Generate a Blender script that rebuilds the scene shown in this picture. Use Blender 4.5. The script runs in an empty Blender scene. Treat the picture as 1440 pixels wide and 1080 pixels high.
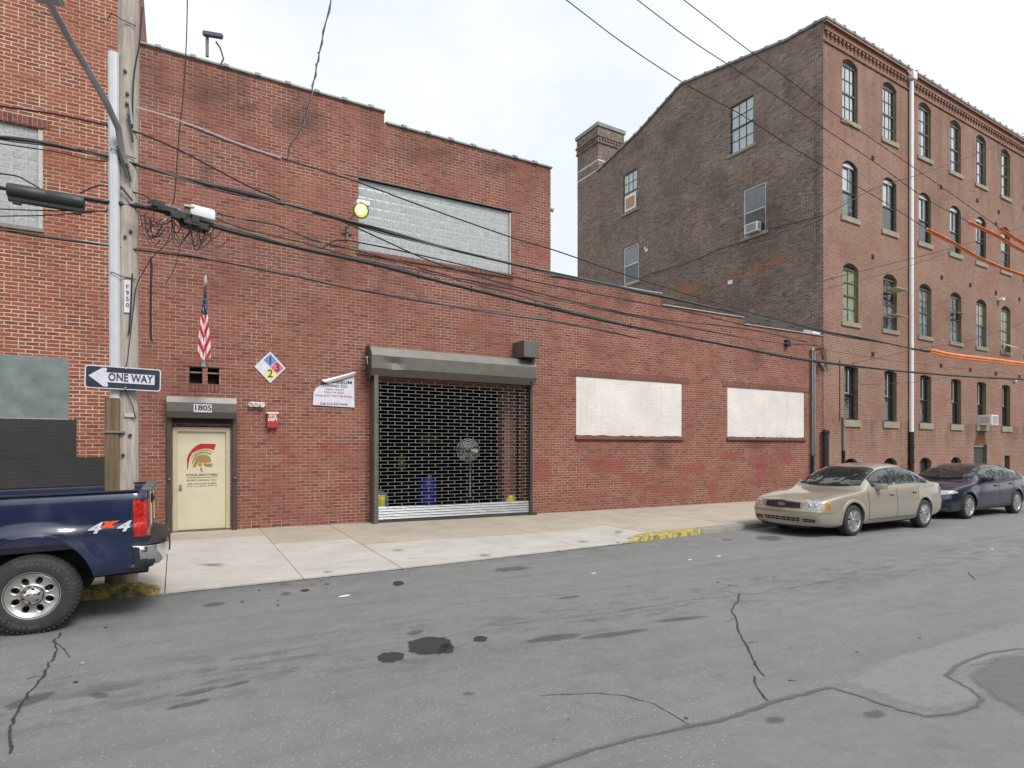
import bpy, bmesh, math, random
from mathutils import Vector, Matrix, noise as mnoise
random.seed(7)
R = math.radians
S = bpy.context.scene
COL = S.collection
PI = math.pi

# ------------------------------------------------------------------ survey of the place
F_, XC, HY = 845., 720., 631.
ANG = R(60.77); CA, SA = math.cos(ANG), math.sin(ANG)
EYE = 1.85
D = 13.8                                   # distance of the brick street front
def ray(px, py):
    u = px-XC
    return Vector((F_*CA+u*SA, F_*SA-u*CA, HY-py))
def onY(px, py, y=D):
    r = ray(px, py); t = y/r.y
    return Vector((r.x*t, y, EYE+r.z*t))
def zr(x): return .04-.0075*max(-60, min(12.7, x))      # the street falls gently to the right
def onroad(px, py, dz=0.):
    r = ray(px, py); t = (EYE-.04-dz)/(-r.z-.0075*r.x)
    if r.x*t > 12.7: t = (EYE+.055-dz)/(-r.z)
    return Vector((r.x*t, r.y*t, zr(r.x*t)+dz))

# ------------------------------------------------------------------ materials
class NT:
    def __init__(s, name):
        s.m = bpy.data.materials.new(name); s.m.use_nodes = True
        s.t = s.m.node_tree; s.t.nodes.clear()
        s.out = s.n('ShaderNodeOutputMaterial'); s.b = s.n('ShaderNodeBsdfPrincipled')
        s.t.links.new(s.b.outputs[0], s.out.inputs[0])
    def n(s, t, **k):
        x = s.t.nodes.new(t)
        for a, b in k.items(): setattr(x, a, b)
        return x
    def put(s, sock, v):
        if isinstance(v, bpy.types.NodeSocket): s.t.links.new(v, sock)
        elif isinstance(v, (tuple, list)) and len(v) == 3 and sock.type == 'RGBA': sock.default_value = (*v, 1)
        else: sock.default_value = v
    def ma(s, op, a, b=0., c=None, clamp=False):
        x = s.n('ShaderNodeMath', operation=op, use_clamp=clamp)
        s.put(x.inputs[0], a); s.put(x.inputs[1], b)
        if c is not None: s.put(x.inputs[2], c)
        return x.outputs[0]
    def mix(s, f, a, b, mode='MIX'):
        x = s.n('ShaderNodeMix', data_type='RGBA', blend_type=mode)
        s.put(x.inputs['Factor'], f); s.put(x.inputs[6], a); s.put(x.inputs[7], b)
        return x.outputs[2]
    def mr(s, v, a, b, c=0., d=1., smooth=False):
        x = s.n('ShaderNodeMapRange', clamp=True)
        if smooth: x.interpolation_type = 'SMOOTHSTEP'
        s.put(x.inputs[0], v)
        for i, q in enumerate((a, b, c, d)): s.put(x.inputs[i+1], q)
        return x.outputs[0]
    def pos(s): return s.n('ShaderNodeNewGeometry').outputs['Position']
    def obj(s): return s.n('ShaderNodeTexCoord').outputs['Object']
    def xyz(s, v):
        x = s.n('ShaderNodeSeparateXYZ'); s.put(x.inputs[0], v); return x.outputs
    def comb(s, a, b, c=0.):
        x = s.n('ShaderNodeCombineXYZ'); s.put(x.inputs[0], a); s.put(x.inputs[1], b); s.put(x.inputs[2], c); return x.outputs[0]
    def noise(s, v, sc, det=4., ro=.55, dist=0.):
        x = s.n('ShaderNodeTexNoise'); s.put(x.inputs['Vector'], v)
        x.inputs['Scale'].default_value = sc; x.inputs['Detail'].default_value = det
        x.inputs['Roughness'].default_value = ro; x.inputs['Distortion'].default_value = dist
        return x.outputs[0]
    def wn(s, v):
        x = s.n('ShaderNodeTexWhiteNoise', noise_dimensions='3D'); s.put(x.inputs[0], v); return x.outputs[0]
    def vm(s, v, sc):
        x = s.n('ShaderNodeVectorMath', operation='MULTIPLY'); s.put(x.inputs[0], v); x.inputs[1].default_value = sc; return x.outputs[0]
    def ramp(s, f, st):
        x = s.n('ShaderNodeValToRGB'); s.put(x.inputs[0], f)
        e = x.color_ramp.elements
        while len(e) > 1: e.remove(e[-1])
        e[0].position = st[0][0]; e[0].color = (*st[0][1], 1)
        for p, c in st[1:]:
            q = e.new(p); q.color = (*c, 1)
        return x.outputs[0]
    def bump(s, h, dist=.01, st=1.):
        x = s.n('ShaderNodeBump'); s.put(x.inputs['Height'], h)
        x.inputs['Distance'].default_value = dist; x.inputs['Strength'].default_value = st
        s.t.links.new(x.outputs[0], s.b.inputs['Normal']); return x
    def set(s, **k):
        for a, v in k.items(): s.put(s.b.inputs[a.replace('_', ' ')], v)
        return s

def plain(name, col, rough=.6, metal=0., var=.12, sc=6., bump=0., spec=None, coat=0.):
    q = NT(name); p = q.obj()
    n1 = q.noise(p, sc, 5, .6)
    c = q.mix(q.mr(n1, .3, .7), [v*(1-var) for v in col], [min(1, v*(1+var)) for v in col])
    q.set(Base_Color=c, Roughness=q.mr(n1, .3, .7, rough*.85, min(1, rough*1.15)), Metallic=metal)
    if spec is not None: q.b.inputs['Specular IOR Level'].default_value = spec
    if coat: q.b.inputs['Coat Weight'].default_value = coat; q.b.inputs['Coat Roughness'].default_value = .03
    if bump: q.bump(q.noise(p, sc*12, 3), bump)
    return q.m

def brick_mat(name, cols, mort, bw=.2, rh=.0705, mw=.011, hdr=7, wob=.004, stain=.35, dark=(.05,.035,.03), bumpd=.006, soldier=False, z0=0., hdrop=.12, rough=.88, sseed=0., runs=None):
    q = NT(name); P = q.pos(); x, y, z = q.xyz(P)
    wo = q.ma('MULTIPLY', q.ma('SUBTRACT', q.noise(P, 6., 2), .5), wob*2)
    wo2 = q.ma('MULTIPLY', q.ma('SUBTRACT', q.noise(P, 45., 2), .5), wob*1.6)
    u = q.ma('ADD', q.ma('ADD', x, y), wo2)
    zz = q.ma('ADD', q.ma('ADD', z, 20.-z0), q.ma('ADD', wo, wo2))
    if soldier: u, zz = zz, u
    rz = q.ma('DIVIDE', zz, rh); row = q.ma('FLOOR', rz); fz = q.ma('FRACT', rz)
    off = q.ma('MULTIPLY', q.ma('MODULO', row, 2.), .5)
    U = q.ma('ADD', q.ma('ADD', q.ma('DIVIDE', u, bw), off), 50.)
    fu = q.ma('FRACT', U); idn = q.ma('FLOOR', U); wid = bw
    if hdr:
        ish = q.ma('LESS_THAN', q.ma('MODULO', row, float(hdr)), .5)
        U2 = q.ma('ADD', q.ma('DIVIDE', u, bw*1.5), 50.); f2 = q.ma('FRACT', U2)
        big = q.ma('LESS_THAN', f2, .6667)
        fa = q.ma('MULTIPLY', f2, 1.5); fb = q.ma('MULTIPLY', q.ma('SUBTRACT', f2, .6667), 3.)
        def sel(m, a, b): return q.ma('ADD', q.ma('MULTIPLY', m, a), q.ma('MULTIPLY', q.ma('SUBTRACT', 1., m), b))
        fh = sel(big, fa, fb); wh = sel(big, bw, bw*.5)
        idh = q.ma('ADD', q.ma('MULTIPLY', q.ma('FLOOR', U2), 2.), big)
        fu = sel(ish, fh, fu); wid = sel(ish, wh, bw); idn = sel(ish, q.ma('ADD', idh, 500.), idn)
    du = q.ma('MULTIPLY', q.ma('MINIMUM', fu, q.ma('SUBTRACT', 1., fu)), wid)
    dz = q.ma('MULTIPLY', q.ma('MINIMUM', fz, q.ma('SUBTRACT', 1., fz)), rh)
    d = q.ma('MINIMUM', du, dz)
    m = q.mr(d, mw*.28, mw*.72, smooth=True)
    rnd = q.wn(q.comb(idn, row, sseed))
    rnd2 = q.wn(q.comb(row, idn, 7.+sseed))
    bc = q.ramp(rnd, cols)
    fine = q.noise(P, 60., 3, .7)
    bc = q.mix(q.mr(fine, .35, .75, 0, .35), bc, dark)
    bc = q.mix(q.mr(rnd2, 1-hdrop, 1-hdrop+.01, 0, .45), bc, dark)
    mc = q.mix(q.mr(q.noise(P, 8., 3), .35, .7), mort, [v*.7 for v in mort]); mc = q.mix(q.mr(q.noise(P, .8, 5, .65), .42, .62, 0, .6), mc, [v*.9 for v in cols[-1][1]])
    c = q.mix(m, mc, bc)
    big_ = q.noise(P, .45, 5, .62)
    c = q.mix(q.mr(big_, .52, .78, 0, stain), c, dark)
    c = q.mix(q.mr(q.noise(P, 1.6, 4, .6), .3, .75, .0, .3), c, [v*1.35 for v in cols[len(cols)//2][1]])
    if runs:                                    # weather streaks below the coping and sills
        sv = q.vm(P, (1.3, 1.3, .16)); sn = q.noise(sv, 1.6, 4, .6)
        band = None
        for za, zb_, amt in runs:
            b = q.ma('MULTIPLY', q.mr(z, za, zb_, 0, 1, smooth=True), q.mr(z, zb_+.1, zb_+.12, 1, 0))
            b = q.ma('MULTIPLY', b, amt)
            band = b if band is None else q.ma('MAXIMUM', band, b)
        c = q.mix(q.ma('MULTIPLY', band, q.mr(sn, .42, .66)), c, dark)
    q.set(Base_Color=c, Roughness=rough)
    q.b.inputs['Specular IOR Level'].default_value = .25
    h = q.ma('ADD', m, q.ma('MULTIPLY', fine, .35))
    q.bump(h, bumpd)
    return q.m

M = {}
M['brick_main'] = brick_mat('brick_main', [(0,(.16,.057,.042)),(.3,(.22,.078,.056)),(.6,(.255,.095,.068)),(.85,(.27,.115,.088)),(1,(.19,.088,.075))], (.57,.42,.34), runs=[(7.8,9.7,.4),(5.2,6.5,.3)], mw=.0115, stain=.2, hdrop=.07, wob=.006)
M['brick_left'] = brick_mat('brick_left', [(0,(.2,.055,.034)),(.4,(.28,.078,.042)),(.8,(.33,.105,.06)),(1,(.17,.065,.05))], (.66,.58,.47), bw=.2, mw=.017, wob=.006, stain=.15, z0=.03, sseed=3.)
M['brick_tall'] = brick_mat('brick_tall', [(0,(.18,.092,.068)),(.5,(.275,.145,.108)),(1,(.225,.115,.085))], (.5,.4,.33), bw=.21, rh=.0655, mw=.016, hdr=0, stain=.25, hdrop=.05, bumpd=.003, sseed=5., runs=[(8.2,17.,.3),(1.,2.9,.4)])
M['brick_gable'] = brick_mat('brick_gable', [(0,(.075,.06,.055)),(.2,(.2,.14,.115)),(.45,(.3,.19,.14)),(.7,(.13,.105,.095)),(.88,(.27,.22,.18)),(1,(.42,.23,.14))], (.72,.67,.6), bw=.21, rh=.0655, mw=.012, hdr=6, wob=.012, stain=.5, dark=(.075,.063,.06), bumpd=.014, hdrop=.14, sseed=9.)
M['soldier'] = brick_mat('soldier_brick', [(0,(.15,.06,.045)),(.5,(.2,.075,.055)),(1,(.17,.07,.055))], (.42,.3,.25), bw=.3, rh=.0705, hdr=0, soldier=True, stain=.3, mw=.011)
M['concrete'] = None
def concrete(name, c1, c2, sc=1.2, cr=.5):
    q = NT(name); P = q.pos()
    a = q.noise(P, sc, 6, .62); b = q.noise(P, 30., 4, .7); e = q.noise(P, 140., 2)
    c = q.mix(q.mr(a, .3, .7), c1, c2)
    c = q.mix(q.mr(b, .35, .75, 0, .3), c, [v*.6 for v in c1])
    st = q.noise(q.vm(P, (.9, 2.2, 1)), 1.3, 5, .7, .6)
    c = q.mix(q.mr(st, .55, .72, 0, cr), c, [v*.55 for v in c2])
    sp = q.mr(q.noise(P, 9., 3, .8), .69, .73, 0, .55)
    c = q.mix(sp, c, [v*.35 for v in c2])
    q.set(Base_Color=c, Roughness=.9)
    q.bump(q.ma('ADD', b, q.ma('MULTIPLY', e, .5)), .004)
    return q.m
M['con_light'] = concrete('concrete_light', (.53,.515,.475), (.43,.415,.38), cr=.5)
M['con_tan'] = concrete('concrete_tan', (.48,.42,.34), (.37,.33,.275), cr=.55)
M['con_kerb'] = concrete('concrete_kerb', (.3,.28,.25), (.2,.19,.175))
M['stone'] = concrete('stone_sill', (.34,.31,.24), (.27,.25,.2), 3.)
def asphalt():
    q = NT('asphalt'); P = q.pos(); x, y, z = q.xyz(P)
    a = q.noise(P, .35, 5, .6); f = q.noise(P, 220., 2, .8); g = q.noise(P, 55., 3, .8)
    c = q.mix(q.mr(a, .3, .7), (.21,.224,.228), (.26,.27,.27))
    c = q.mix(q.mr(g, .3, .8, 0, .3), c, (.12,.125,.128))
    c = q.mix(q.mr(f, .4, .62, .5, 0), c, (.09,.09,.093))
    v = q.n('ShaderNodeTexVoronoi'); q.put(v.inputs['Vector'], P); v.inputs['Scale'].default_value = 48.
    r = q.wn(v.outputs['Position'])
    lite = q.ma('MULTIPLY', q.mr(v.outputs['Distance'], .22, .34, 1, 0), q.mr(r, .8, .84))
    c = q.mix(q.ma('MULTIPLY', lite, .6), c, (.55,.53,.5))
    pit = q.mr(q.noise(P, 16., 5, .8), .56, .7, 0, .4); c = q.mix(pit, c, (.1,.1,.1)); pv = q.mr(q.noise(P, 3.3, 6, .75), .35, .7, 0, 1); c = q.mix(q.ma('MULTIPLY', pv, .35), c, (.31,.315,.315))
    tr = q.noise(q.vm(P, (.25, 2.6, 1)), 1.1, 4, .6)
    c = q.mix(q.mr(tr, .5, .72, 0, .4), c, (.11,.115,.12))
    sm = q.noise(q.vm(P, (.6, 1.6, 1)), 2.6, 5, .72)
    ln = q.mr(q.ma('ABSOLUTE', q.ma('SUBTRACT', y, 5.4)), .1, 1.1, 1, 0, smooth=True)
    c = q.mix(q.ma('MULTIPLY', ln, q.mr(sm, .5, .62, 0, .5)), c, (.08,.08,.08))
    gut = q.mr(y, 7.9, 8.8, 0, .4)
    c = q.mix(q.ma('MULTIPLY', gut, q.mr(q.noise(P, 2.2, 5), .35, .6)), c, (.12,.118,.115))
    li = q.mr(q.noise(q.vm(P, (.5, 1.3, 1)), .8, 4), .55, .75, 0, .35)
    c = q.mix(li, c, (.3,.3,.29))
    q.set(Base_Color=c, Roughness=.86)
    q.bump(q.ma('ADD', f, q.ma('MULTIPLY', g, .8)), .006)
    return q.m
M['asphalt'] = asphalt()
def decal(name, col, rough=.85, dens=1., sc=9., soft=.25, bump=0.):
    """a stain or paint skin whose edge breaks up; 'fade' is 1 inside and 0 on the rim"""
    q = NT(name); P = q.pos()
    at = q.n('ShaderNodeAttribute', attribute_name='fade').outputs['Fac']
    n = q.noise(P, sc, 5, .7)
    k = q.ma('ADD', at, q.ma('MULTIPLY', q.ma('SUBTRACT', n, .5), 1.5))
    a = q.ma('MULTIPLY', q.mr(k, .25, .25+soft), dens)
    q.set(Base_Color=q.mix(q.mr(q.noise(P, sc*3, 4, .8), .3, .7), col, [v*1.3 for v in col]), Roughness=rough, Alpha=a)
    return q.m
M['oil'] = decal('oil_stain', (.03,.03,.032), .7, .82)
M['oil_faint'] = decal('faint_stain', (.07,.07,.072), .8, .42, 7., .8)
M['crack'] = decal('crack_fill', (.03,.03,.03), .95, .85, 25., .5)
M['tar'] = decal('tar_seam', (.1,.105,.11), .8, .7, 14., .3)
M['pale'] = decal('pale_concrete', (.275,.275,.268), .9, .5, 4., .5)
M['pale2'] = decal('dusty_gutter', (.24,.24,.235), .9, .5, 3., .8)
M['dark_patch'] = decal('dark_asphalt_patch', (.14,.14,.14), .9, .75, 3., .5)
M['pinkp'] = decal('pink_cover_paint', (.34,.09,.085), .85, .38, 9., .7)
M['orangep'] = decal('orange_brick_wear', (.45,.22,.12), .9, .5, 3.2, .8)
M['soot'] = decal('soot_stain', (.07,.045,.038), .9, .3, 4.5, 1.)
M['rust'] = decal('rust_run', (.14,.05,.025), .9, .6, 4., .4)
M['whitep'] = decal('lime_bloom', (.5,.46,.42), .9, .45, 7., .5)
def yellow():
    q = NT('yellow_kerb_paint'); P = q.pos()
    n = q.noise(P, 11., 6, .75)
    c = q.mix(q.mr(n, .4, .58), (.1,.095,.08), (.52,.44,.09))
    c = q.mix(q.mr(q.noise(P, 60., 3), .55, .8, 0, .5), c, (.3,.27,.12))
    q.set(Base_Color=c, Roughness=.8); q.bump(n, .01); return q.m
M['yellow'] = yellow()
M['panel_white'] = None
q = NT('white_stucco_infill'); P = q.pos()
n1 = q.noise(P, 1.2, 5, .6); n2 = q.noise(q.vm(P, (1, 1, 3.)), 7., 4, .6)
c = q.mix(q.mr(n1, .3, .7), (.74,.71,.69), (.6,.57,.55)); c = q.mix(q.mr(n2, .58, .8, 0, .3), c, (.46,.43,.4)); n3 = q.noise(q.vm(P, (5, 5, .35)), 1.8, 4, .6); c = q.mix(q.mr(n3, .55, .75, 0, .3), c, (.42,.38,.34))
q.set(Base_Color=c, Roughness=.8); q.bump(n2, .012); M['panel_white'] = q.m
def glassblock(name, col):
    q = NT(name); P = q.pos(); x, y, z = q.xyz(P)
    X = q.ma('ADD', x, 50.+.2*.65); Z = q.ma('ADD', z, 50.-.02)
    fx = q.ma('FRACT', q.ma('DIVIDE', X, .2015)); fz = q.ma('FRACT', q.ma('DIVIDE', Z, .2075))
    dx = q.ma('MINIMUM', fx, q.ma('SUBTRACT', 1., fx)); dz = q.ma('MINIMUM', fz, q.ma('SUBTRACT', 1., fz))
    d = q.ma('MINIMUM', dx, dz); m = q.mr(d, .03, .055)
    rnd = q.wn(q.comb(q.ma('FLOOR', q.ma('DIVIDE', X, .2015)), q.ma('FLOOR', q.ma('DIVIDE', Z, .2075))))
    wv = q.noise(P, 17., 3, .7, 1.5)
    c = q.mix(q.mr(wv, .3, .7), [v*.6 for v in col], [v*1.35 for v in col])
    c = q.mix(q.mr(rnd, 0, 1, 0, .35), c, [v*.75 for v in col])
    c = q.mix(m, (.43,.45,.45), c)
    edge = q.mr(d, .05, .14, 1, 0); c = q.mix(q.ma('MULTIPLY', q.ma('MULTIPLY', edge, m), .18), c, (.14,.15,.15))
    q.set(Base_Color=c, Roughness=q.mr(m, 0, 1, .8, .12))
    q.bump(q.ma('ADD', q.ma('MULTIPLY', wv, .6), q.mr(d, .03, .16)), .006, .6)
    return q.m
M['gblock'] = glassblock('glass_block', (.38,.41,.42))
M['gblock2'] = glassblock('glass_block_left', (.37,.39,.39))
M['gray_paint'] = None
def wallpaint(name, a, b, bumpy=.0025):
    q = NT(name); P = q.pos(); x, y, z = q.xyz(P)
    n1 = q.noise(P, 1.5, 5, .6)
    fz = q.ma('FRACT', q.ma('DIVIDE', q.ma('ADD', z, 20.), .0705)); l = q.mr(q.ma('MINIMUM', fz, q.ma('SUBTRACT', 1., fz)), .05, .15)
    c = q.mix(q.mr(n1, .3, .7), a, b); c = q.mix(q.mr(l, 0, 1, .05, 0), c, [v*.6 for v in a])
    q.set(Base_Color=c, Roughness=.6); q.bump(q.ma('ADD', q.ma('MULTIPLY', l, .35), q.noise(P, 20., 4)), .0025); return q.m
M['gray_paint'] = plain('grey_painted_board', (.16,.2,.2), .55, var=.25, sc=3., bump=.002)
M['black_paint'] = wallpaint('black_wall_paint', (.018,.019,.022), (.03,.031,.034))
M['black_paint2'] = M['black_paint']
def metalpaint(name, col, rough=.45, metal=.3): return plain(name, col, rough, metal, .1, 4., .001)
M['bronze'] = metalpaint('dark_bronze_metal', (.085,.078,.072), .42, .5)
M['bronze_l'] = metalpaint('grey_brown_metal', (.15,.142,.13), .45, .5)
M['galv'] = metalpaint('galvanised_steel', (.36,.375,.39), .38, .8)
M['chain'] = metalpaint('grille_rod_metal', (.25,.25,.24), .5, .5)
M['cream'] = plain('cream_door_paint', (.58,.53,.38), .5, var=.05, sc=3., bump=.0008)
M['cream_f'] = plain('cream_frame_paint', (.5,.45,.31), .5, var=.08, sc=5., bump=.0008)
M['white'] = plain('white_paint', (.75,.76,.77), .5, var=.06)
M['whiteR'] = plain('white_riser', (.52,.545,.58), .45, var=.06)
M['black'] = plain('black_rubber', (.012,.012,.014), .5)
M['blackm'] = plain('black_matte', (.01,.01,.01), .9)
M['ink'] = plain('dark_lettering', (.03,.03,.035), .6)
M['red'] = plain('red_paint', (.38,.03,.03), .5, var=.2, sc=12.)
M['logo_red'] = plain('logo_red', (.38,.015,.02), .5)
M['logo_tan'] = plain('logo_tan', (.33,.2,.06), .5)
M['logo_olive'] = plain('logo_olive', (.26,.22,.11), .5)
M['navy_sign'] = plain('navy_sign', (.02,.028,.05), .4, var=.15)
M['sign_w'] = plain('sign_white', (.62,.62,.68), .45)
M['blue_q'] = plain('blue_quadrant', (.12,.24,.5), .5)
M['red_q'] = plain('red_quadrant', (.62,.12,.16), .5)
M['yel_q'] = plain('yellow_quadrant', (.72,.66,.2), .5)
M['flag_r'] = plain('flag_red', (.5,.02,.035), .8)
M['flag_w'] = plain('flag_white', (.72,.68,.68), .8)
M['flag_b'] = plain('flag_blue', (.018,.022,.08), .8)
M['orange'] = plain('orange_line_sleeve', (.72,.21,.07), .55, var=.2, sc=4.)
M['orange_d'] = plain('dark_orange_joint', (.5,.13,.04), .6)
M['cable'] = plain('black_cable', (.013,.014,.016), .55)
M['cable_g'] = plain('grey_cable', (.1,.11,.12), .55)
M['cable_w'] = plain('pale_cable_sleeve', (.5,.48,.48), .5)
M['coping'] = plain('glazed_coping_tile', (.19,.22,.205), .45, var=.3, sc=5.)
M['coping_w'] = plain('pale_metal_coping', (.42,.41,.43), .5, var=.2, sc=3.)
M['frame_dk'] = plain('dark_window_frame', (.028,.03,.03), .5)
M['frame_br'] = plain('brown_window_frame', (.13,.115,.08), .6, var=.2)
M['frame_w'] = plain('pale_window_frame', (.45,.45,.43), .5)
M['curtain'] = None
q = NT('white_curtain'); P = q.pos(); x, y, z = q.xyz(P)
w = q.n('ShaderNodeTexWave'); q.put(w.inputs['Vector'], P); w.inputs['Scale'].default_value = 5.; w.inputs['Distortion'].default_value = 1.5
q.set(Base_Color=q.mix(w.outputs[1], (.62,.62,.7), (.8,.8,.85)), Roughness=.9); M['curtain'] = q.m
M['boardp'] = plain('yellowed_board', (.44,.43,.28), .7, var=.2, sc=2.)
M['dusty'] = plain('dusty_blind', (.2,.23,.23), .6, var=.25, sc=2.)
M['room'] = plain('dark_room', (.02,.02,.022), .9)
M['wood_ply'] = plain('plywood', (.42,.28,.17), .8)
def glass(name, tint=(.9,.95,.95), rough=.02, k0=1.25, wav=.006, ws=2.2):
    q = NT(name); q.t.nodes.remove(q.b)
    g = q.n('ShaderNodeBsdfGlossy'); g.inputs['Roughness'].default_value = rough; g.inputs[0].default_value = (.95,.97,1,1)
    t = q.n('ShaderNodeBsdfTransparent'); t.inputs[0].default_value = (*tint, 1)
    f = q.n('ShaderNodeFresnel'); q.put(f.inputs[0], q.ma('SUBTRACT', 1.52, q.ma('MULTIPLY', q.n('ShaderNodeNewGeometry').outputs['Backfacing'], 1.52-1/1.52)))
    wv = q.n('ShaderNodeBump'); q.put(wv.inputs['Height'], q.noise(q.pos(), ws, 2)); wv.inputs['Distance'].default_value = wav
    q.t.links.new(wv.outputs[0], g.inputs['Normal'])
    k = q.ma('ADD', q.ma('MULTIPLY', f.outputs[0], k0), .03, clamp=True)
    m = q.n('ShaderNodeMixShader'); q.t.links.new(k, m.inputs[0]); q.t.links.new(t.outputs[0], m.inputs[1]); q.t.links.new(g.outputs[0], m.inputs[2])
    q.t.links.new(m.outputs[0], q.out.inputs[0]); return q.m
M['glass'] = glass('window_glass', (.8,.85,.85))
M['carglass'] = glass('car_glass', (.4,.55,.5), .02, 1.5, .05, 3.2)
def carpaint(name, col, metal=.6, rough=.32, coat=1., flake=.1):
    q = NT(name); p = q.obj()
    f = q.noise(p, 600., 1); d = q.noise(p, 2.5, 5, .6)
    c = q.mix(q.mr(f, .4, .6), [v*(1-flake) for v in col], [v*(1+flake) for v in col])
    c = q.mix(q.mr(d, .5, .8, 0, .12), c, (.3,.28,.25))
    q.set(Base_Color=c, Metallic=metal, Roughness=rough)
    q.b.inputs['Coat Weight'].default_value = coat; q.b.inputs['Coat Roughness'].default_value = .05
    return q.m
M['p_gold'] = carpaint('champagne_car_paint', (.4,.365,.3), .45, .38)
M['p_navy'] = carpaint('midnight_car_paint', (.003,.006,.028), .0, .3)
M['p_truck'] = carpaint('blue_truck_paint', (.004,.012,.05), .0, .3)
M['chrome'] = plain('chrome', (.75,.76,.78), .12, 1., .04)
M['alloy'] = plain('alloy_wheel', (.55,.55,.55), .3, .9, .08)
M['alloy_p'] = plain('silver_steel_wheel', (.5,.49,.47), .35, .7, .08)
M['plastic'] = plain('black_plastic', (.02,.021,.023), .5, bump=.0005)
M['grille'] = plain('dark_grille_mesh', (.035,.037,.042), .5)
def tyre():
    q = NT('tyre_rubber'); p = q.obj()
    n = q.noise(p, 14., 4, .6)
    q.set(Base_Color=q.mix(q.mr(n, .3, .7), (.022,.022,.024), (.04,.04,.041)), Roughness=.75); q.bump(q.noise(p, 90., 2), .001); return q.m
M['tyre'] = tyre()
M['tread'] = plain('tyre_tread', (.045,.044,.042), .9, bump=.002, sc=12.)
M['letter'] = plain('raised_tyre_lettering', (.11,.105,.095), .8)
M['lens'] = None
def lens(name, col, tr=0.): 
    q = NT(name); p = q.obj()
    w = q.n('ShaderNodeTexVoronoi'); q.put(w.inputs['Vector'], p); w.inputs['Scale'].default_value = 22.
    c = q.mix(q.mr(w.outputs[0], .1, .6), col, [v*.55 for v in col])
    q.set(Base_Color=c, Roughness=.12); q.b.inputs['Coat Weight'].default_value = 1.; q.b.inputs['Coat Roughness'].default_value = .03
    q.bump(w.outputs[0], .004); return q.m
M['lens_c'] = lens('clear_lamp_lens', (.6,.62,.63))
M['lens_r'] = lens('red_lamp_lens', (.62,.02,.015))
M['lens_a'] = lens('amber_lamp_lens', (.8,.28,.04))
def wood(name, a, b):
    q = NT(name); P = q.pos()
    n = q.noise(q.vm(P, (9, 9, .5)), 2.4, 6, .7, .4); f = q.noise(q.vm(P, (40, 40, 1.2)), 2., 3, .7)
    c = q.mix(q.mr(n, .3, .7), a, b); c = q.mix(q.mr(f, .5, .75, 0, .5), c, [v*.35 for v in a])
    c = q.mix(q.mr(q.noise(P, 3., 4), .55, .75, 0, .4), c, [v*.5 for v in a])
    q.set(Base_Color=c, Roughness=.85); q.bump(q.ma('ADD', n, f), .008); return q.m
M['wood'] = wood('weathered_pole_wood', (.3,.25,.21), (.54,.49,.44))
M['wood_brown'] = wood('brown_riser_guard', (.1,.07,.035), (.26,.2,.11))
M['drum'] = plain('blue_plastic_drum', (.02,.03,.32), .45)
M['yplastic'] = plain('yellow_paint', (.75,.62,.03), .5, var=.15)
q = NT('lit_lamp'); q.set(Base_Color=(.9,.9,.5)); q.b.inputs['Emission Color'].default_value = (.42,.58,.03,1); q.b.inputs['Emission Strength'].default_value = .75; M['lit'] = q.m
q = NT('lit_lamp_core'); q.set(Base_Color=(1.,1.,.9)); q.b.inputs['Emission Color'].default_value = (1.,1.,.7,1); q.b.inputs['Emission Strength'].default_value = 1.3; M['litc'] = q.m
def dotted():
    q = NT('litter_paper'); q.set(Base_Color=(.75,.75,.72), Roughness=.9); return q.m
M['paper'] = dotted()
M['leaf'] = plain('dead_leaf', (.06,.035,.02), .9)

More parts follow.
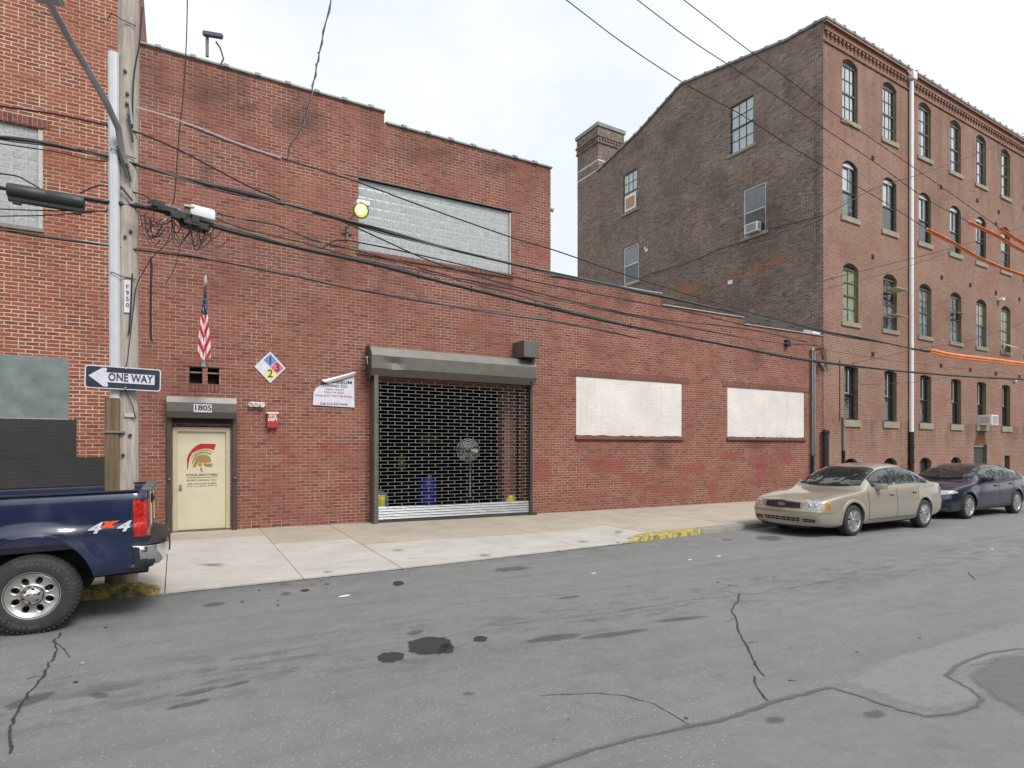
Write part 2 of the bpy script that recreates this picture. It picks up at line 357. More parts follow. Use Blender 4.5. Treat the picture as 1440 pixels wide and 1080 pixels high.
# ------------------------------------------------------------------ mesh builder
class MB:
    def __init__(s): s.v = []; s.f = []; s.m = []; s.mats = []; s.fade = {}
    def mi(s, mat):
        if mat not in s.mats: s.mats.append(mat)
        return s.mats.index(mat)
    def poly(s, pts, mat):
        b = len(s.v); s.v += [tuple(p) for p in pts]; s.f.append(list(range(b, b+len(pts)))); s.m.append(s.mi(mat)); return s
    def mesh(s, pts, faces, mat):
        b = len(s.v); s.v += [tuple(p) for p in pts]; k = s.mi(mat)
        for f in faces: s.f.append([b+i for i in f]); s.m.append(k)
        return s
    def box(s, x0, x1, y0, y1, z0, z1, mat, bev=0.):
        if bev:
            bm = bmesh.new(); bmesh.ops.create_cube(bm, size=1)
            for v in bm.verts: v.co = Vector(((x0+x1)/2+v.co.x*(x1-x0), (y0+y1)/2+v.co.y*(y1-y0), (z0+z1)/2+v.co.z*(z1-z0)))
            bmesh.ops.bevel(bm, geom=bm.edges[:], offset=bev, segments=2, affect='EDGES', profile=.6)
            s.bm(bm, mat); return s
        p = [(x, y, z) for z in (z0, z1) for y in (y0, y1) for x in (x0, x1)]
        return s.mesh(p, [(0,2,3,1),(4,5,7,6),(0,1,5,4),(2,6,7,3),(0,4,6,2),(1,3,7,5)], mat)
    def bm(s, bm, mat, T=None):
        bm.verts.ensure_lookup_table(); bm.verts.index_update()
        s.mesh([(T @ v.co if T else v.co) for v in bm.verts], [[v.index for v in f.verts] for f in bm.faces], mat); bm.free()
    def obox(s, c, ax, ay, az, mat, bev=0.):
        """box about c with half-extent vectors"""
        bm = bmesh.new(); bmesh.ops.create_cube(bm, size=2)
        c, ax, ay, az = Vector(c), Vector(ax), Vector(ay), Vector(az)
        if bev: 
            for v in bm.verts: v.co = Vector((v.co.x*ax.length, v.co.y*ay.length, v.co.z*az.length))
            bmesh.ops.bevel(bm, geom=bm.edges[:], offset=bev, segments=2, affect='EDGES', profile=.6)
            for v in bm.verts: v.co = c+ax.normalized()*v.co.x+ay.normalized()*v.co.y+az.normalized()*v.co.z
        else:
            for v in bm.verts: v.co = c+ax*v.co.x+ay*v.co.y+az*v.co.z
        s.bm(bm, mat); return s
    def tube(s, pts, r, mat, n=8, cap=True):
        pts = [Vector(p) for p in pts]; rs = r if isinstance(r, (list, tuple)) else [r]*len(pts)
        V = []; Fc = []; up = None
        for i, p in enumerate(pts):
            d = (pts[min(i+1, len(pts)-1)]-pts[max(i-1, 0)]).normalized()
            if up is None:
                up = Vector((0, 0, 1)) if abs(d.z) < .9 else Vector((1, 0, 0))
            a = d.cross(up).normalized(); b = a.cross(d).normalized(); up = b
            for k in range(n):
                t = 2*PI*k/n; V.append(p+(a*math.cos(t)+b*math.sin(t))*rs[i])
        for i in range(len(pts)-1):
            for k in range(n): Fc.append((i*n+k, i*n+(k+1) % n, (i+1)*n+(k+1) % n, (i+1)*n+k))
        if cap: Fc.append(tuple(range(n))[::-1]); Fc.append(tuple((len(pts)-1)*n+k for k in range(n)))
        return s.mesh(V, Fc, mat)
    def lathe(s, prof, O, axis, mat, n=24, ref=None, a0=0., a1=2*PI):
        """prof: (radius, distance along axis)"""
        O = Vector(O); ax = Vector(axis).normalized(); rf = Vector(ref) if ref else (Vector((0,0,1)) if abs(ax.z) < .9 else Vector((1,0,0)))
        a = ax.cross(rf).normalized(); b = a.cross(ax)
        V = []; Fc = []; full = abs(a1-a0-2*PI) < 1e-6; nn = n if full else n+1
        for r, h in prof:
            for k in range(nn):
                t = a0+(a1-a0)*k/n; V.append(O+ax*h+(a*math.cos(t)+b*math.sin(t))*r)
        for i in range(len(prof)-1):
            for k in range(n):
                k2 = (k+1) % nn
                Fc.append((i*nn+k, i*nn+k2, (i+1)*nn+k2, (i+1)*nn+k))
        return s.mesh(V, Fc, mat)
    def prism(s, poly, ext, mat):
        """closed polygon (list of points) swept by a vector"""
        e = Vector(ext); n = len(poly); P = [Vector(p) for p in poly]; Q = [p+e for p in P]
        Fc = [tuple(range(n))[::-1], tuple(range(n, 2*n))]+[(i, (i+1) % n, n+(i+1) % n, n+i) for i in range(n)]
        return s.mesh(P+Q, Fc, mat)
    def grid(s, rows, mat, closed=False):
        m = len(rows[0]); V = [p for r in rows for p in r]; Fc = []
        for i in range(len(rows)-1):
            for k in range(m if closed else m-1):
                k2 = (k+1) % m; Fc.append((i*m+k, i*m+k2, (i+1)*m+k2, (i+1)*m+k))
        return s.mesh(V, Fc, mat)
    def text(s, body, size, O, xd, yd, mat, align='CENTER', sx=1., sp=1., bold=0., thick=.0015, shear=0.):
        cu = bpy.data.curves.new('t', 'FONT'); cu.body = body; cu.size = size; cu.align_x = align; cu.align_y = 'CENTER'
        cu.space_character = sp; cu.offset = bold; cu.extrude = thick; cu.shear = shear; cu.resolution_u = 3
        ob = bpy.data.objects.new('t', cu); COL.objects.link(ob)
        dg = bpy.context.evaluated_depsgraph_get(); me = bpy.data.meshes.new_from_object(ob.evaluated_get(dg))
        xd = Vector(xd).normalized(); yd = Vector(yd).normalized(); nd = xd.cross(yd); O = Vector(O)
        s.mesh([O+xd*v.co.x*sx+yd*v.co.y+nd*v.co.z for v in me.vertices], [tuple(p.vertices) for p in me.polygons], mat)
        bpy.data.objects.remove(ob); bpy.data.curves.remove(cu); bpy.data.meshes.remove(me); return s
    def build(s, name, parent=None, smooth=False, local=False, fix=True, label=None, bool_obj=None):
        me = bpy.data.meshes.new(name); me.from_pydata(s.v, [], s.f)
        for m in s.mats: me.materials.append(m)
        me.polygons.foreach_set('material_index', s.m)
        if fix:
            bm = bmesh.new(); bm.from_mesh(me); bmesh.ops.remove_doubles(bm, verts=bm.verts[:], dist=.00005)
            bmesh.ops.recalc_face_normals(bm, faces=bm.faces[:]); bm.to_mesh(me); bm.free()
        if s.fade:
            at = me.attributes.new('fade', 'FLOAT', 'POINT')
            at.data.foreach_set('value', [s.fade.get(i, 0.) for i in range(len(me.vertices))])
        if smooth is not False:
            ang = R(35 if smooth is True else smooth)
            me.polygons.foreach_set('use_smooth', [True]*len(me.polygons))
            bm = bmesh.new(); bm.from_mesh(me)
            for e in bm.edges:
                if len(e.link_faces) == 2 and e.calc_face_angle(0) > ang: e.smooth = False
            bm.to_mesh(me); bm.free()
        o = bpy.data.objects.new(name, me); COL.objects.link(o)
        if parent is not None:
            if not local: me.transform(Matrix.Translation(-world_loc(parent)))
            o.parent = parent
        elif not local:
            xs = [v.co for v in me.vertices]
            c = Vector((sum(v.x for v in xs)/len(xs), sum(v.y for v in xs)/len(xs), min(v.z for v in xs)))
            me.transform(Matrix.Translation(-c)); o.location = c
        if label: o['label'] = label
        return o
def world_loc(o):
    v = Vector(o.location)
    while o.parent: o = o.parent; v += Vector(o.location)
    return v
def tag(o, label, cat, group=None, kind=None):
    if label: o['label'] = label
    if cat: o['category'] = cat
    if group: o['group'] = group
    if kind: o['kind'] = kind
    return o
def thing(name, loc, label, cat, group=None, rz=0.):
    o = bpy.data.objects.new(name, None); COL.objects.link(o); o.location = loc; o.rotation_euler = (0, 0, rz); o.empty_display_size = .3
    return tag(o, label, cat, group)
def struct(o): o['kind'] = 'structure'; return o
def copy_tree(o, parent=None):
    c = o.copy(); COL.objects.link(c); c.parent = parent
    for ch in [x for x in bpy.data.objects if x.parent == o]: copy_tree(ch, c)
    return c

def interp(tab, x):
    """monotone-ish smooth interpolation of a table"""
    if x <= tab[0][0]: return tab[0][1]
    if x >= tab[-1][0]: return tab[-1][1]
    for i in range(len(tab)-1):
        if tab[i][0] <= x <= tab[i+1][0]: break
    x0, y0 = tab[i]; x1, y1 = tab[i+1]; h = x1-x0; t = (x-x0)/h; d = (y1-y0)/h
    def sl(j):
        if j <= 0 or j >= len(tab)-1: return (tab[min(j+1, len(tab)-1)][1]-tab[max(j-1, 0)][1])/(tab[min(j+1, len(tab)-1)][0]-tab[max(j-1, 0)][0])
        a = (tab[j][1]-tab[j-1][1])/(tab[j][0]-tab[j-1][0]); b = (tab[j+1][1]-tab[j][1])/(tab[j+1][0]-tab[j][0])
        return 0. if a*b <= 0 else 2*a*b/(a+b)
    m0, m1 = sl(i), sl(i+1)
    return (2*t**3-3*t*t+1)*y0+(t**3-2*t*t+t)*h*m0+(-2*t**3+3*t*t)*y1+(t**3-t*t)*h*m1
def lin(tab, x):
    if x <= tab[0][0]: return tab[0][1]
    for (a, b), (c, d) in zip(tab, tab[1:]):
        if x <= c: return b+(d-b)*(x-a)/(c-a)
    return tab[-1][1]

def wallgrid(mb, O, sd, ind, s0, s1, z0, top, ops, mat, rev=None, depth=.1):
    """brick skin with real openings. top: function(s)->z steps as list [(s_end,z)], ops: dicts s0,s1,z0,z1,rise,d"""
    O, sd, ind = Vector(O), Vector(sd), Vector(ind)
    P = lambda s, z, d=0.: Vector((O.x, O.y, 0))+sd*s+ind*d+Vector((0, 0, z))
    Sc = sorted({s0, s1}|{a for a, _ in top if s0 < a < s1}|{o[k] for o in ops for k in ('s0', 's1')})
    Zc = sorted({z0}|{b for _, b in top}|{o['z0'] for o in ops}|{o['z1'] for o in ops}|{o['z1']+o.get('rise', 0) for o in ops})
    tf = lambda s: next((b for a, b in top if s < a), top[-1][1])
    for a, b in zip(Sc, Sc[1:]):
        if a < s0-1e-6 or b > s1+1e-6: continue
        for c, d in zip(Zc, Zc[1:]):
            sm, zm = (a+b)/2, (c+d)/2
            if zm > tf(sm) or zm < z0: continue
            if any(o['s0'] < sm < o['s1'] and o['z0'] < zm < o['z1']+o.get('rise', 0) for o in ops): continue
            mb.poly([P(a, c), P(b, c), P(b, d), P(a, d)], mat)
    for o in ops:
        r = o.get('rise', 0); dp = o.get('d', depth); rm = rev or mat
        a, b, c, d = o['s0'], o['s1'], o['z0'], o['z1']
        if r:
            w = (b-a)/2; Rr = (w*w+r*r)/(2*r); cz = d+r-Rr; N = 10
            arc = []
            for i in range(N+1):
                x = -w+2*w*i/N; arc.append((a+w+x, cz+math.sqrt(max(0, Rr*Rr-x*x))))
            for p, q_ in zip(arc, arc[1:]):
                if p[1] < d+r-1e-5 or q_[1] < d+r-1e-5: mb.poly([P(*p), P(*q_), P(q_[0], d+r), P(p[0], d+r)], mat)
                mb.poly([P(*p), P(*p, dp), P(*q_, dp), P(*q_)], rm)
        else: mb.poly([P(a, d), P(a, d, dp), P(b, d, dp), P(b, d)], rm)
        mb.poly([P(a, c), P(a, d), P(a, d, dp), P(a, c, dp)], rm); mb.poly([P(b, c), P(b, c, dp), P(b, d, dp), P(b, d)], rm)
        mb.poly([P(a, c), P(a, c, dp), P(b, c, dp), P(b, c)], rm)
    return P

def smooth_pts(P, sub=5):
    P = [P[0]+(P[0]-P[1])]+P+[P[-1]+(P[-1]-P[-2])]; out = []
    for i in range(1, len(P)-2):
        for k in range(sub):
            t = k/sub; a, b, c, d = P[i-1:i+3]; out.append(.5*((2*b)+(c-a)*t+(2*a-5*b+4*c-d)*t*t+(3*b-a-3*c+d)*t**3))
    return out+[P[-2]]
def blob(mb, pts, mat, fadein=.35):
    """polygon fan whose rim carries fade 0 and whose inner ring carries fade 1"""
    c = sum((Vector(p) for p in pts), Vector())/len(pts); n = len(pts); b = len(mb.v)
    mb.mesh([*[Vector(p) for p in pts], *[Vector(p).lerp(c, fadein) for p in pts], c], [(i, (i+1) % n, n+(i+1) % n, n+i) for i in range(n)]+[(n+i, n+(i+1) % n, 2*n) for i in range(n)], mat)
    for i in range(n): mb.fade[b+n+i] = 1.
    mb.fade[b+2*n] = 1.
def strip(mb, pts, w, mat, up=Vector((0,0,1))):
    pts = [Vector(p) for p in pts]; b = len(mb.v); V = []
    for i, p in enumerate(pts):
        d = (pts[min(i+1, len(pts)-1)]-pts[max(i-1, 0)]).normalized(); s = d.cross(up).normalized(); ww = (w[i] if isinstance(w, list) else w)/2
        V += [p-s*ww, p, p+s*ww]
    mb.mesh(V, [(3*i, 3*i+1, 3*i+4, 3*i+3) for i in range(len(pts)-1)]+[(3*i+1, 3*i+2, 3*i+5, 3*i+4) for i in range(len(pts)-1)], mat)
    for i in range(len(pts)): mb.fade[b+3*i+1] = 1.
def ellipse(c, a, b, rot=0., n=20, jit=.12, zf=None):
    out = []
    for i in range(n):
        t = 2*PI*i/n; k = 1+jit*(random.random()-.5)*2
        x = a*k*math.cos(t); y = b*k*math.sin(t)
        X = c[0]+x*math.cos(rot)-y*math.sin(rot); Y = c[1]+x*math.sin(rot)+y*math.cos(rot)
        out.append(Vector((X, Y, zf(X) if zf else c[2])))
    return out

# ------------------------------------------------------------------ ground, road, pavement
def sheet(name, x0, x1, y0, y1, nx, ny, zf, mat):
    mb = MB(); mb.grid([[(x0+(x1-x0)*i/nx, y0+(y1-y0)*j/ny, zf(x0+(x1-x0)*i/nx, y0+(y1-y0)*j/ny)) for j in range(ny+1)] for i in range(nx+1)], mat)
    return struct(mb.build(name, smooth=True))
KX = [(-60, 8.75), (-1.3, 8.72), (-.2, 8.64), (2.6, 8.78), (6., 9.08), (8.4, 9.31), (11.7, 9.66), (16, 9.82), (22, 10.15), (60, 11.2), (140, 13.2)]
yk = lambda x: lin(KX, x)
M['ground'] = concrete('distant_ground', (.2,.2,.19), (.16,.16,.155))
sheet('ground', -400, 500, -400, 500, 2, 2, lambda x, y: -1.6, M['ground'])
mb = MB(); xs = [-60, -20, -8, -4, -1.3, -.2, 1, 2.6, 4, 6, 7, 8.4, 10, 11.7, 14, 16, 25, 40, 60, 100, 140]
mb.grid([[(x, y if y < 50 else yk(x)+.25, zr(x)) for y in (-9., -5., 0, 3, 6, 99)] for x in xs], M['asphalt'])
road = struct(mb.build('road', smooth=True))
# kerb height above the road: dropped along the driveway apron
def eh(x): return lin([(-60, .13), (-.2, .13), (-.14, .02), (7.6, .02), (8.3, .12), (140, .13)], x)
def zs(x, y):
    k = yk(x); t = min(1, max(0, (y-k)/(D-k))); return zr(x)+eh(x)*(1-t)+.13*t
mb = MB()
joints_x = [-60, -30, -20, -14, -8, -4.5, -2.2, -.12, 1.55, 3.0, 5.25, 6.6, 8.6, 11.5, 14.2, 16.9, 19.6, 22.3, 25, 30, 40, 60, 100, 140]
bnd = {5: 12.9, 6: 12.9, 7: 12.75, 8: 11.72, 9: 11.0, 10: 11.0, 11: 10.95}
G = .011
def slab(x0, x1, ya, yb, mat, sk=0.):
    """ya / yb are functions of x; the slab top with a thin side all round"""
    n = max(1, int((x1-x0)/.9)) if x1-x0 < 12 else 4
    rows = []
    for i in range(n+1):
        x = x0+G/2+(x1-x0-G)*i/n
        y0, y1 = ya(x), yb(x); r = []
        for j in range(5):
            y = y0+G/2+(y1-y0-G)*j/4; xx = x+sk*(D-y); r.append((xx, y, zs(xx, y)+tilt))
        rows.append([(r[0][0], r[0][1], r[0][2]-.2)]+r+[(r[-1][0], r[-1][1], r[-1][2]-.2)])
    mb.grid(rows, mat)
    for rr in (rows[0], rows[-1]): mb.poly(rr, mat)
for i in range(len(joints_x)-1):
    x0, x1 = joints_x[i], joints_x[i+1]; tilt = random.uniform(-.003, .003)
    full = x0 >= 8.5 or x1 < -.3
    kw = .2 if full else .3
    sk = .0
    if i in bnd:
        b = bnd[i]
        slab(x0, x1, lambda x: b, lambda x: D+.05, M['con_tan']); slab(x0, x1, lambda x: yk(x)+kw, lambda x: b, M['con_light'])
    elif x0 >= 8.5: slab(x0, x1, lambda x: yk(x)+kw, lambda x: D+.05 if x < 21 else D+1.5+(x-21)*.026, M['con_tan'])
    else: slab(x0, x1, lambda x: yk(x)+kw, lambda x: D+.05, M['con_light'])
    if not full: slab(x0, x1, lambda x: yk(x), lambda x: yk(x)+kw, M['con_light'])
mb.mesh([(x, y, zs(x, min(y, D))-.05) for x in joints_x for y in (9.9 if False else yk(x)+.05, D+2.)], [(2*i, 2*i+1, 2*i+3, 2*i+2) for i in range(len(joints_x)-1)], M['blackm'])
struct(mb.build('pavement', fix=False))
def kerb(xs, mat, h=lambda x: 1., wd=.2):
    k = MB(); rows = []
    for x in xs:
        y = yk(x); z0 = zr(x); e = (eh(x)+.005)*h(x); w = wd*(1 if h(x) > .3 else .6)
        j = .004*math.sin(x*7.3)
        rows.append([(x, y-.01, z0-.1), (x, y+j, z0+e*.7), (x, y+.018+j, z0+e*.93), (x, y+.05, z0+e), (x, y+w, z0+e+.002), (x, y+w, z0-.1)])
    k.grid(rows, mat); k.poly(rows[0], mat); k.poly(rows[-1], mat)
    return k
fr = lambda a, b, n: [a+(b-a)*i/n for i in range(n+1)]
o = kerb(fr(-2.9, -.17, 12), M['yellow'], lambda x: 1-.3*max(0, (x+.6)/.43)**2 if x > -.6 else 1., .24).build('yellow_kerb', smooth=True)
struct(o); o['label'] = 'worn yellow painted kerb stone behind the blue pickup'
struct(kerb(fr(-60, -2.92, 20), M['con_kerb']).build('kerb', smooth=True))
hh = lambda x: min(1., .35+(x-7.6)/.9)
struct(kerb(fr(7.65, 9.13, 10), M['yellow'], hh).build('yellow_kerb', smooth=True)); 
struct(kerb(fr(9.145, 10.05, 6), M['yellow']).build('yellow_kerb', smooth=True))
struct(kerb(fr(10.07, 13., 6)+fr(14, 140, 20), M['con_kerb']).build('kerb', smooth=True))
# stains, cracks and patches worn into the road
def rp(pts, dz=.004): return [onroad(a, b, dz) for a, b in pts]
s_ = MB()
def st(cx, cy, rx, ry, rot=0., mat='oil', n=22, jit=.14):
    pts = []
    for i in range(n):
        t = 2*PI*i/n; k = 1+jit*(random.random()-.5)*2; a, b = rx*k*math.cos(t), ry*k*math.sin(t)
        pts.append(onroad(cx+a*math.cos(rot)-b*math.sin(rot), cy+a*math.sin(rot)+b*math.cos(rot), .004))
    blob(s_, pts, M[mat], .3)
st(604, 908, 38, 14, -.06); st(549, 924, 21, 8, -.12); st(583, 889, 15, 4, -.2, 'oil_faint'); st(675, 898, 11, 5); st(560, 820, 9, 4); st(628, 912, 12, 8)
st(402, 835, 9, 2.5, -.1, 'oil_faint'); st(429, 830, 7, 2); st(460, 821, 5, 2.5, 0, 'oil_faint'); st(341, 846, 4, 2, 0, 'oil_faint'); st(300, 850, 20, 3, -.1, 'oil_faint'); st(1082, 757, 22, 4, .05, 'oil_faint'); st(1022, 759, 9, 1.5, 0, 'oil_faint')
st(800, 840, 18, 2.5, -.1, 'oil_faint'); st(280, 972, 42, 4, -.2, 'oil_faint'); st(330, 962, 28, 3, -.22, 'oil_faint'); st(140, 978, 16, 5, 0, 'oil_faint'); st(265, 990, 40, 4, -.2, 'oil_faint')
st(860, 892, 60, 4, -.13, 'oil_faint'); st(780, 897, 45, 5, -.12, 'oil_faint'); st(960, 870, 45, 3, -.1, 'oil_faint'); st(660, 975, 10, 3, 0, 'oil_faint'); st(720, 800, 30, 4, -.08, 'oil_faint'); st(40, 985, 45, 7, -.3, 'oil_faint')
s_.build('oil_stain', road, fix=False)
s_ = MB()
def crackline(px, w, sub=4, jit=1.2):
    pts = []
    for (a, b), (c, d) in zip(px, px[1:]):
        for k in range(sub): t = k/sub; pts.append(onroad(a+(c-a)*t+random.uniform(-jit, jit), b+(d-b)*t+random.uniform(-jit, jit)*.6, .0045))
    pts.append(onroad(*px[-1], .0045))
    strip(s_, pts, [w*random.uniform(.7, 1.35) for _ in pts], M['crack'])
crackline([(1040,834),(1038,846),(1028,857),(1034,868),(1040,890),(1049,905),(1057,922),(1064,938),(1075,950)], .03)
crackline([(1060,950),(1063,965),(1080,985)], .028)
crackline([(985,822),(1010,828),(1038,835)], .015); crackline([(1040,835),(1062,835)], .015)
crackline([(86,890),(76,902),(80,918),(68,932),(62,952),(40,975),(24,1000),(16,1022),(14,1060)], .03, jit=2.)
crackline([(760,978),(830,974),(880,978),(920,990),(975,1022)], .014)
crackline([(1362,805),(1372,815)], .03); crackline([(1400,820),(1440,826)], .012); crackline([(700,880),(780,870),(860,862),(960,845),(1060,835),(1180,815),(1300,800)], .012, jit=.6)
strip(s_, [(x, yk(x)-.035, zr(x)+.0045) for x in fr(-.1, 8.2, 60)], [random.uniform(.03, .09) for _ in range(61)], M['crack'])
crackline([(1034,868),(1024,874),(1018,873)], .02); crackline([(1049,905),(1058,902),(1066,905)], .015); crackline([(76,902),(90,912),(98,924)], .018); crackline([(62,952),(50,950),(38,955)], .018); crackline([(1168,812),(1200,806),(1240,808)], .01); crackline([(620,852),(700,842),(790,836),(900,822)], .01, jit=.8)
s_.build('crack', road, fix=False)
s_ = MB()
for cx, cy, a_, b_ in ((402,812,16,3), (460,797,10,2), (560,770,12,2), (300,790,30,4), (680,775,16,3), (820,757,14,2), (870,748,10,2)):
    pts = []
    for i in range(14):
        t = 2*PI*i/14; p = onroad(cx+a_*math.cos(t)*random.uniform(.7, 1.2), cy+b_*math.sin(t)*random.uniform(.7, 1.2), .1); z = zs(p.x, p.y)+.006; pts.append(Vector((p.x, p.y, z)))
    blob(s_, pts, M['oil_faint'], .8)
s_.build('pavement_stain', road, fix=False)
s_ = MB()
blob(s_, rp([(1165,962),(1240,925),(1330,900),(1440,872),(1500,860),(1520,925),(1440,915),(1380,925),(1330,950),(1378,975),(1382,992),(1330,1002),(1290,1003),(1230,985)], .004), M['pale'], .2)
blob(s_, rp([(1010,1030),(1090,995),(1160,970),(1230,990),(1300,1016),(1370,1003),(1500,990),(1700,1150),(1300,1260),(950,1150)], .004), M['pale2'], .2)
blob(s_, rp([(1345,948),(1400,922),(1520,910),(1640,1000),(1440,1015),(1400,990)], .006), M['dark_patch'], .3)
for a, b, n_ in ((1230, 1004, 10), (1090, 1012, 8)): blob(s_, [onroad(a+n_*2.2*math.cos(t*.5), b+n_*.8*math.sin(t*.5), .0075) for t in range(12)], M['oil_faint'], .5)
s_.build('concrete_patch', road, fix=False)
s_ = MB()
for px, w in (([(960,1022),(1010,1013),(1050,1000),(1090,985),(1130,975),(1168,966)], .065), ([(1168,966),(1190,972),(1230,985),(1265,997),(1300,1006),(1340,1003)], .05), ([(1340,1003),(1372,993),(1382,983),(1365,968),(1330,950),(1352,932),(1390,918),(1430,912),(1500,915)], .055), ([(960,1022),(880,1040),(800,1064),(700,1100)], .05)):
    strip(s_, [onroad(a+(c-a)*t, b+(d-b)*t+random.uniform(-1, 1), .0085) for (a, b), (c, d) in zip(px, px[1:]) for t in (0, .25, .5, .75)]+[onroad(*px[-1], .0085)], w, M['tar'])
s_.build('tar_seam', road, fix=False)
# litter and leaves (countless specks)
s_ = MB()
for i in range(110):
    x, y = random.uniform(-2.5, 19), random.uniform(2.2, 8.5) if i % 3 else None
    if y is None: y = yk(x)-random.random()**2*.5
    a = random.uniform(.008, .028); r = random.uniform(0, 6); z = zr(x)+.006
    s_.poly([(x+a*math.cos(r+k)*(1 if k % 2 else .5), y+a*math.sin(r+k), z+.004*(k % 2)) for k in (0, 1.2, 2.8, 4.4)], M['leaf' if random.random() < .88 else 'paper'])
for a, b, w in ((1108,956,13), (1333,861,5), (1038,831,5)):
    p = onroad(a, b, .006); q_ = onroad(a+w, b+w*.1, .006); d = (q_-p); n = Vector((-d.y, d.x, 0))*.12
    s_.poly([p-n, q_-n*.4, q_+n*.4, p+n], M['leaf'])
for a, b, w in ((484,838,6), (1011,782,5), (1395,772,4), (970,787,4), (835,806,4)):
    p = onroad(a, b, .006); s_.poly(ellipse(p, .014*w, .006*w, .3, 8), M['paper'])
o = s_.build('street_litter', fix=False); tag(o, 'scattered leaves, paper scraps and grit on the grey road', 'litter', kind='stuff')

# ------------------------------------------------------------------ warehouse (long low brick front)
BX0, BX1 = -.75, 20.9
wh = thing('warehouse', (BX0, D, .1), 'long red brick warehouse with roller grille, tan door and bright white infilled windows', 'building')
W_OPS = [dict(s0=-.06, s1=1.0, z0=zs(.5, D)-.0, z1=2.31, d=.1), dict(s0=4.06, s1=8.12, z0=-.5, z1=3.43, d=.35),
         dict(s0=3.67, s1=7.71, z0=6.43, z1=8.09, d=.12), dict(s0=9.78, s1=13.81, z0=2.215, z1=3.885, d=.045),
         dict(s0=15.85, s1=19.83, z0=2.235, z1=3.885, d=.045), dict(s0=.24, s1=.475, z0=3.18, z1=3.515, d=.25), dict(s0=.57, s1=.785, z0=3.18, z1=3.515, d=.25)]
mb = MB()
wallgrid(mb, (0, D), (1, 0, 0), (0, 1, 0), BX0, BX1, -.5, [(4.28, 9.76), (8.93, 9.5), (12.95, 6.58), (16.62, 6.24), (30, 6.02)], W_OPS, M['brick_main'])
bm_ = M['brick_main']
for a, b, z in ((8.93, 12.95, 6.58), (12.95, 16.62, 6.24), (16.62, BX1, 6.02)):       # parapet thickness of the low part
    mb.box(a, b, D+.0, D+.3, 5.6, z-.002, bm_) if False else mb.poly([(a, D+.3, 5.5), (b, D+.3, 5.5), (b, D+.3, z), (a, D+.3, z)], bm_)
    mb.poly([(a, D, z), (b, D, z), (b, D+.3, z), (a, D+.3, z)], bm_)
mb.poly([(8.93, D, 5.5), (8.93, D+14, 5.5), (8.93, D+14, 9.5), (8.93, D, 9.5)], bm_)
mb.poly([(4.28, D, 9.5), (4.28, D+14, 9.5), (4.28, D+14, 9.76), (4.28, D, 9.76)], bm_)
mb.poly([(BX0, D+14, -.5), (BX1, D+14, -.5), (BX1, D+14, 5.6), (BX0, D+14, 5.6)], bm_)
mb.poly([(BX0, D+14, 5), (8.93, D+14, 5), (8.93, D+14, 9.5), (BX0, D+14, 9.5)], bm_)
mb.poly([(BX0, D, 5), (BX0, D+14, 5), (BX0, D+14, 9.76), (BX0, D, 9.76)], bm_)
mb.build('wall', wh, fix=False)
mb = MB(); roofm = plain('roof_felt', (.09,.09,.09), .9)
mb.poly([(8.93, D+.3, 5.7), (BX1, D+.3, 5.7), (BX1, D+14, 5.9), (8.93, D+14, 5.9)], roofm); mb.poly([(BX0, D+.3, 9.3), (8.93, D+.3, 9.3), (8.93, D+14, 9.4), (BX0, D+14, 9.4)], roofm)
mb.build('roof', wh, fix=False)
mb = MB()
def coping(a, b, z, mat, w=.34, lump=True, pitch=.61):
    prof = [(-.045, -.0), (-.045, .035), (.02, .075), (w*.5, .1), (w-.01, .07), (w+.03, .0)] if lump else [(-.03, -.0), (-.03, .03), (.02, .045), (w*.5, .05), (w-.01, .045), (w+.03, .0)]
    mb.grid([[(x, D+p, z+q_) for p, q_ in prof] for x in (a, b)], mat)
    mb.poly([(a, D+p, z+q_) for p, q_ in prof], mat); mb.poly([(b, D+p, z+q_) for p, q_ in prof], mat)
    mb.poly([(a, D-.045, z), (b, D-.045, z), (b, D+w+.03, z), (a, D+w+.03, z)], mat)
    if lump:
        x = a+pitch*.7
        while x < b:
            c = D+w*.45
            mb.grid([[(xx, D+(p-w*.45)*1.12+w*.45, z-.008+q_*1.35+.008) for p, q_ in prof] for xx in (x-.05, x+.05)], mat)
            for xx in (x-.05, x+.05): mb.poly([(xx, D+(p-w*.45)*1.12+w*.45, z-.008+q_*1.35+.008) for p, q_ in prof], mat)
            x += pitch
coping(BX0+.02, 4.3, 9.762, M['coping']); coping(4.34, 8.97, 9.502, M['coping'])
mb.build('coping', wh, fix=False)
mb = MB(); coping(8.95, 12.97, 6.582, M['coping_w'], lump=False); coping(12.99, 16.64, 6.242, M['coping_w'], lump=False); coping(16.66, BX1-.02, 6.022, M['coping_w'], lump=False)
mb.build('metal_coping', wh, fix=False)
# stains and paint patches on the brick
def wpatch(px, mat, fi=.35, y=D-.004, m_=None):
    blob(m_, [onY(a, b, y) for a, b in px], M[mat], fi)
mb = MB()
def rr(cx, cy, rx, ry, mat, n=16, jit=.25):
    mb = MB(); wpatch([(cx+rx*(1+jit*(random.random()-.5))*math.copysign(abs(math.cos(t))**.7, math.cos(t)), cy+ry*(1+jit*(random.random()-.5))*math.copysign(abs(math.sin(t))**.7, math.sin(t))) for t in [2*PI*i/n for i in range(n)]], mat, .85 if mat == 'soot' else .5, m_=mb); mb.build('soot_stain' if mat == 'soot' else 'paint_patch', wh, fix=False)
for a in ((762,662,20,20), (400,632,11,8), (470,630,30,12), (492,686,20,9), (410,650,15,5), (860,655,34,13), (890,672,24,10), (975,660,24,10), (1003,690,8,20), (1068,650,22,14), (1070,665,9,18), (1105,645,13,12), (950,690,26,5), (920,684,14,6), (835,650,20,6), (1030,640,24,8)): rr(*a, 'pinkp')
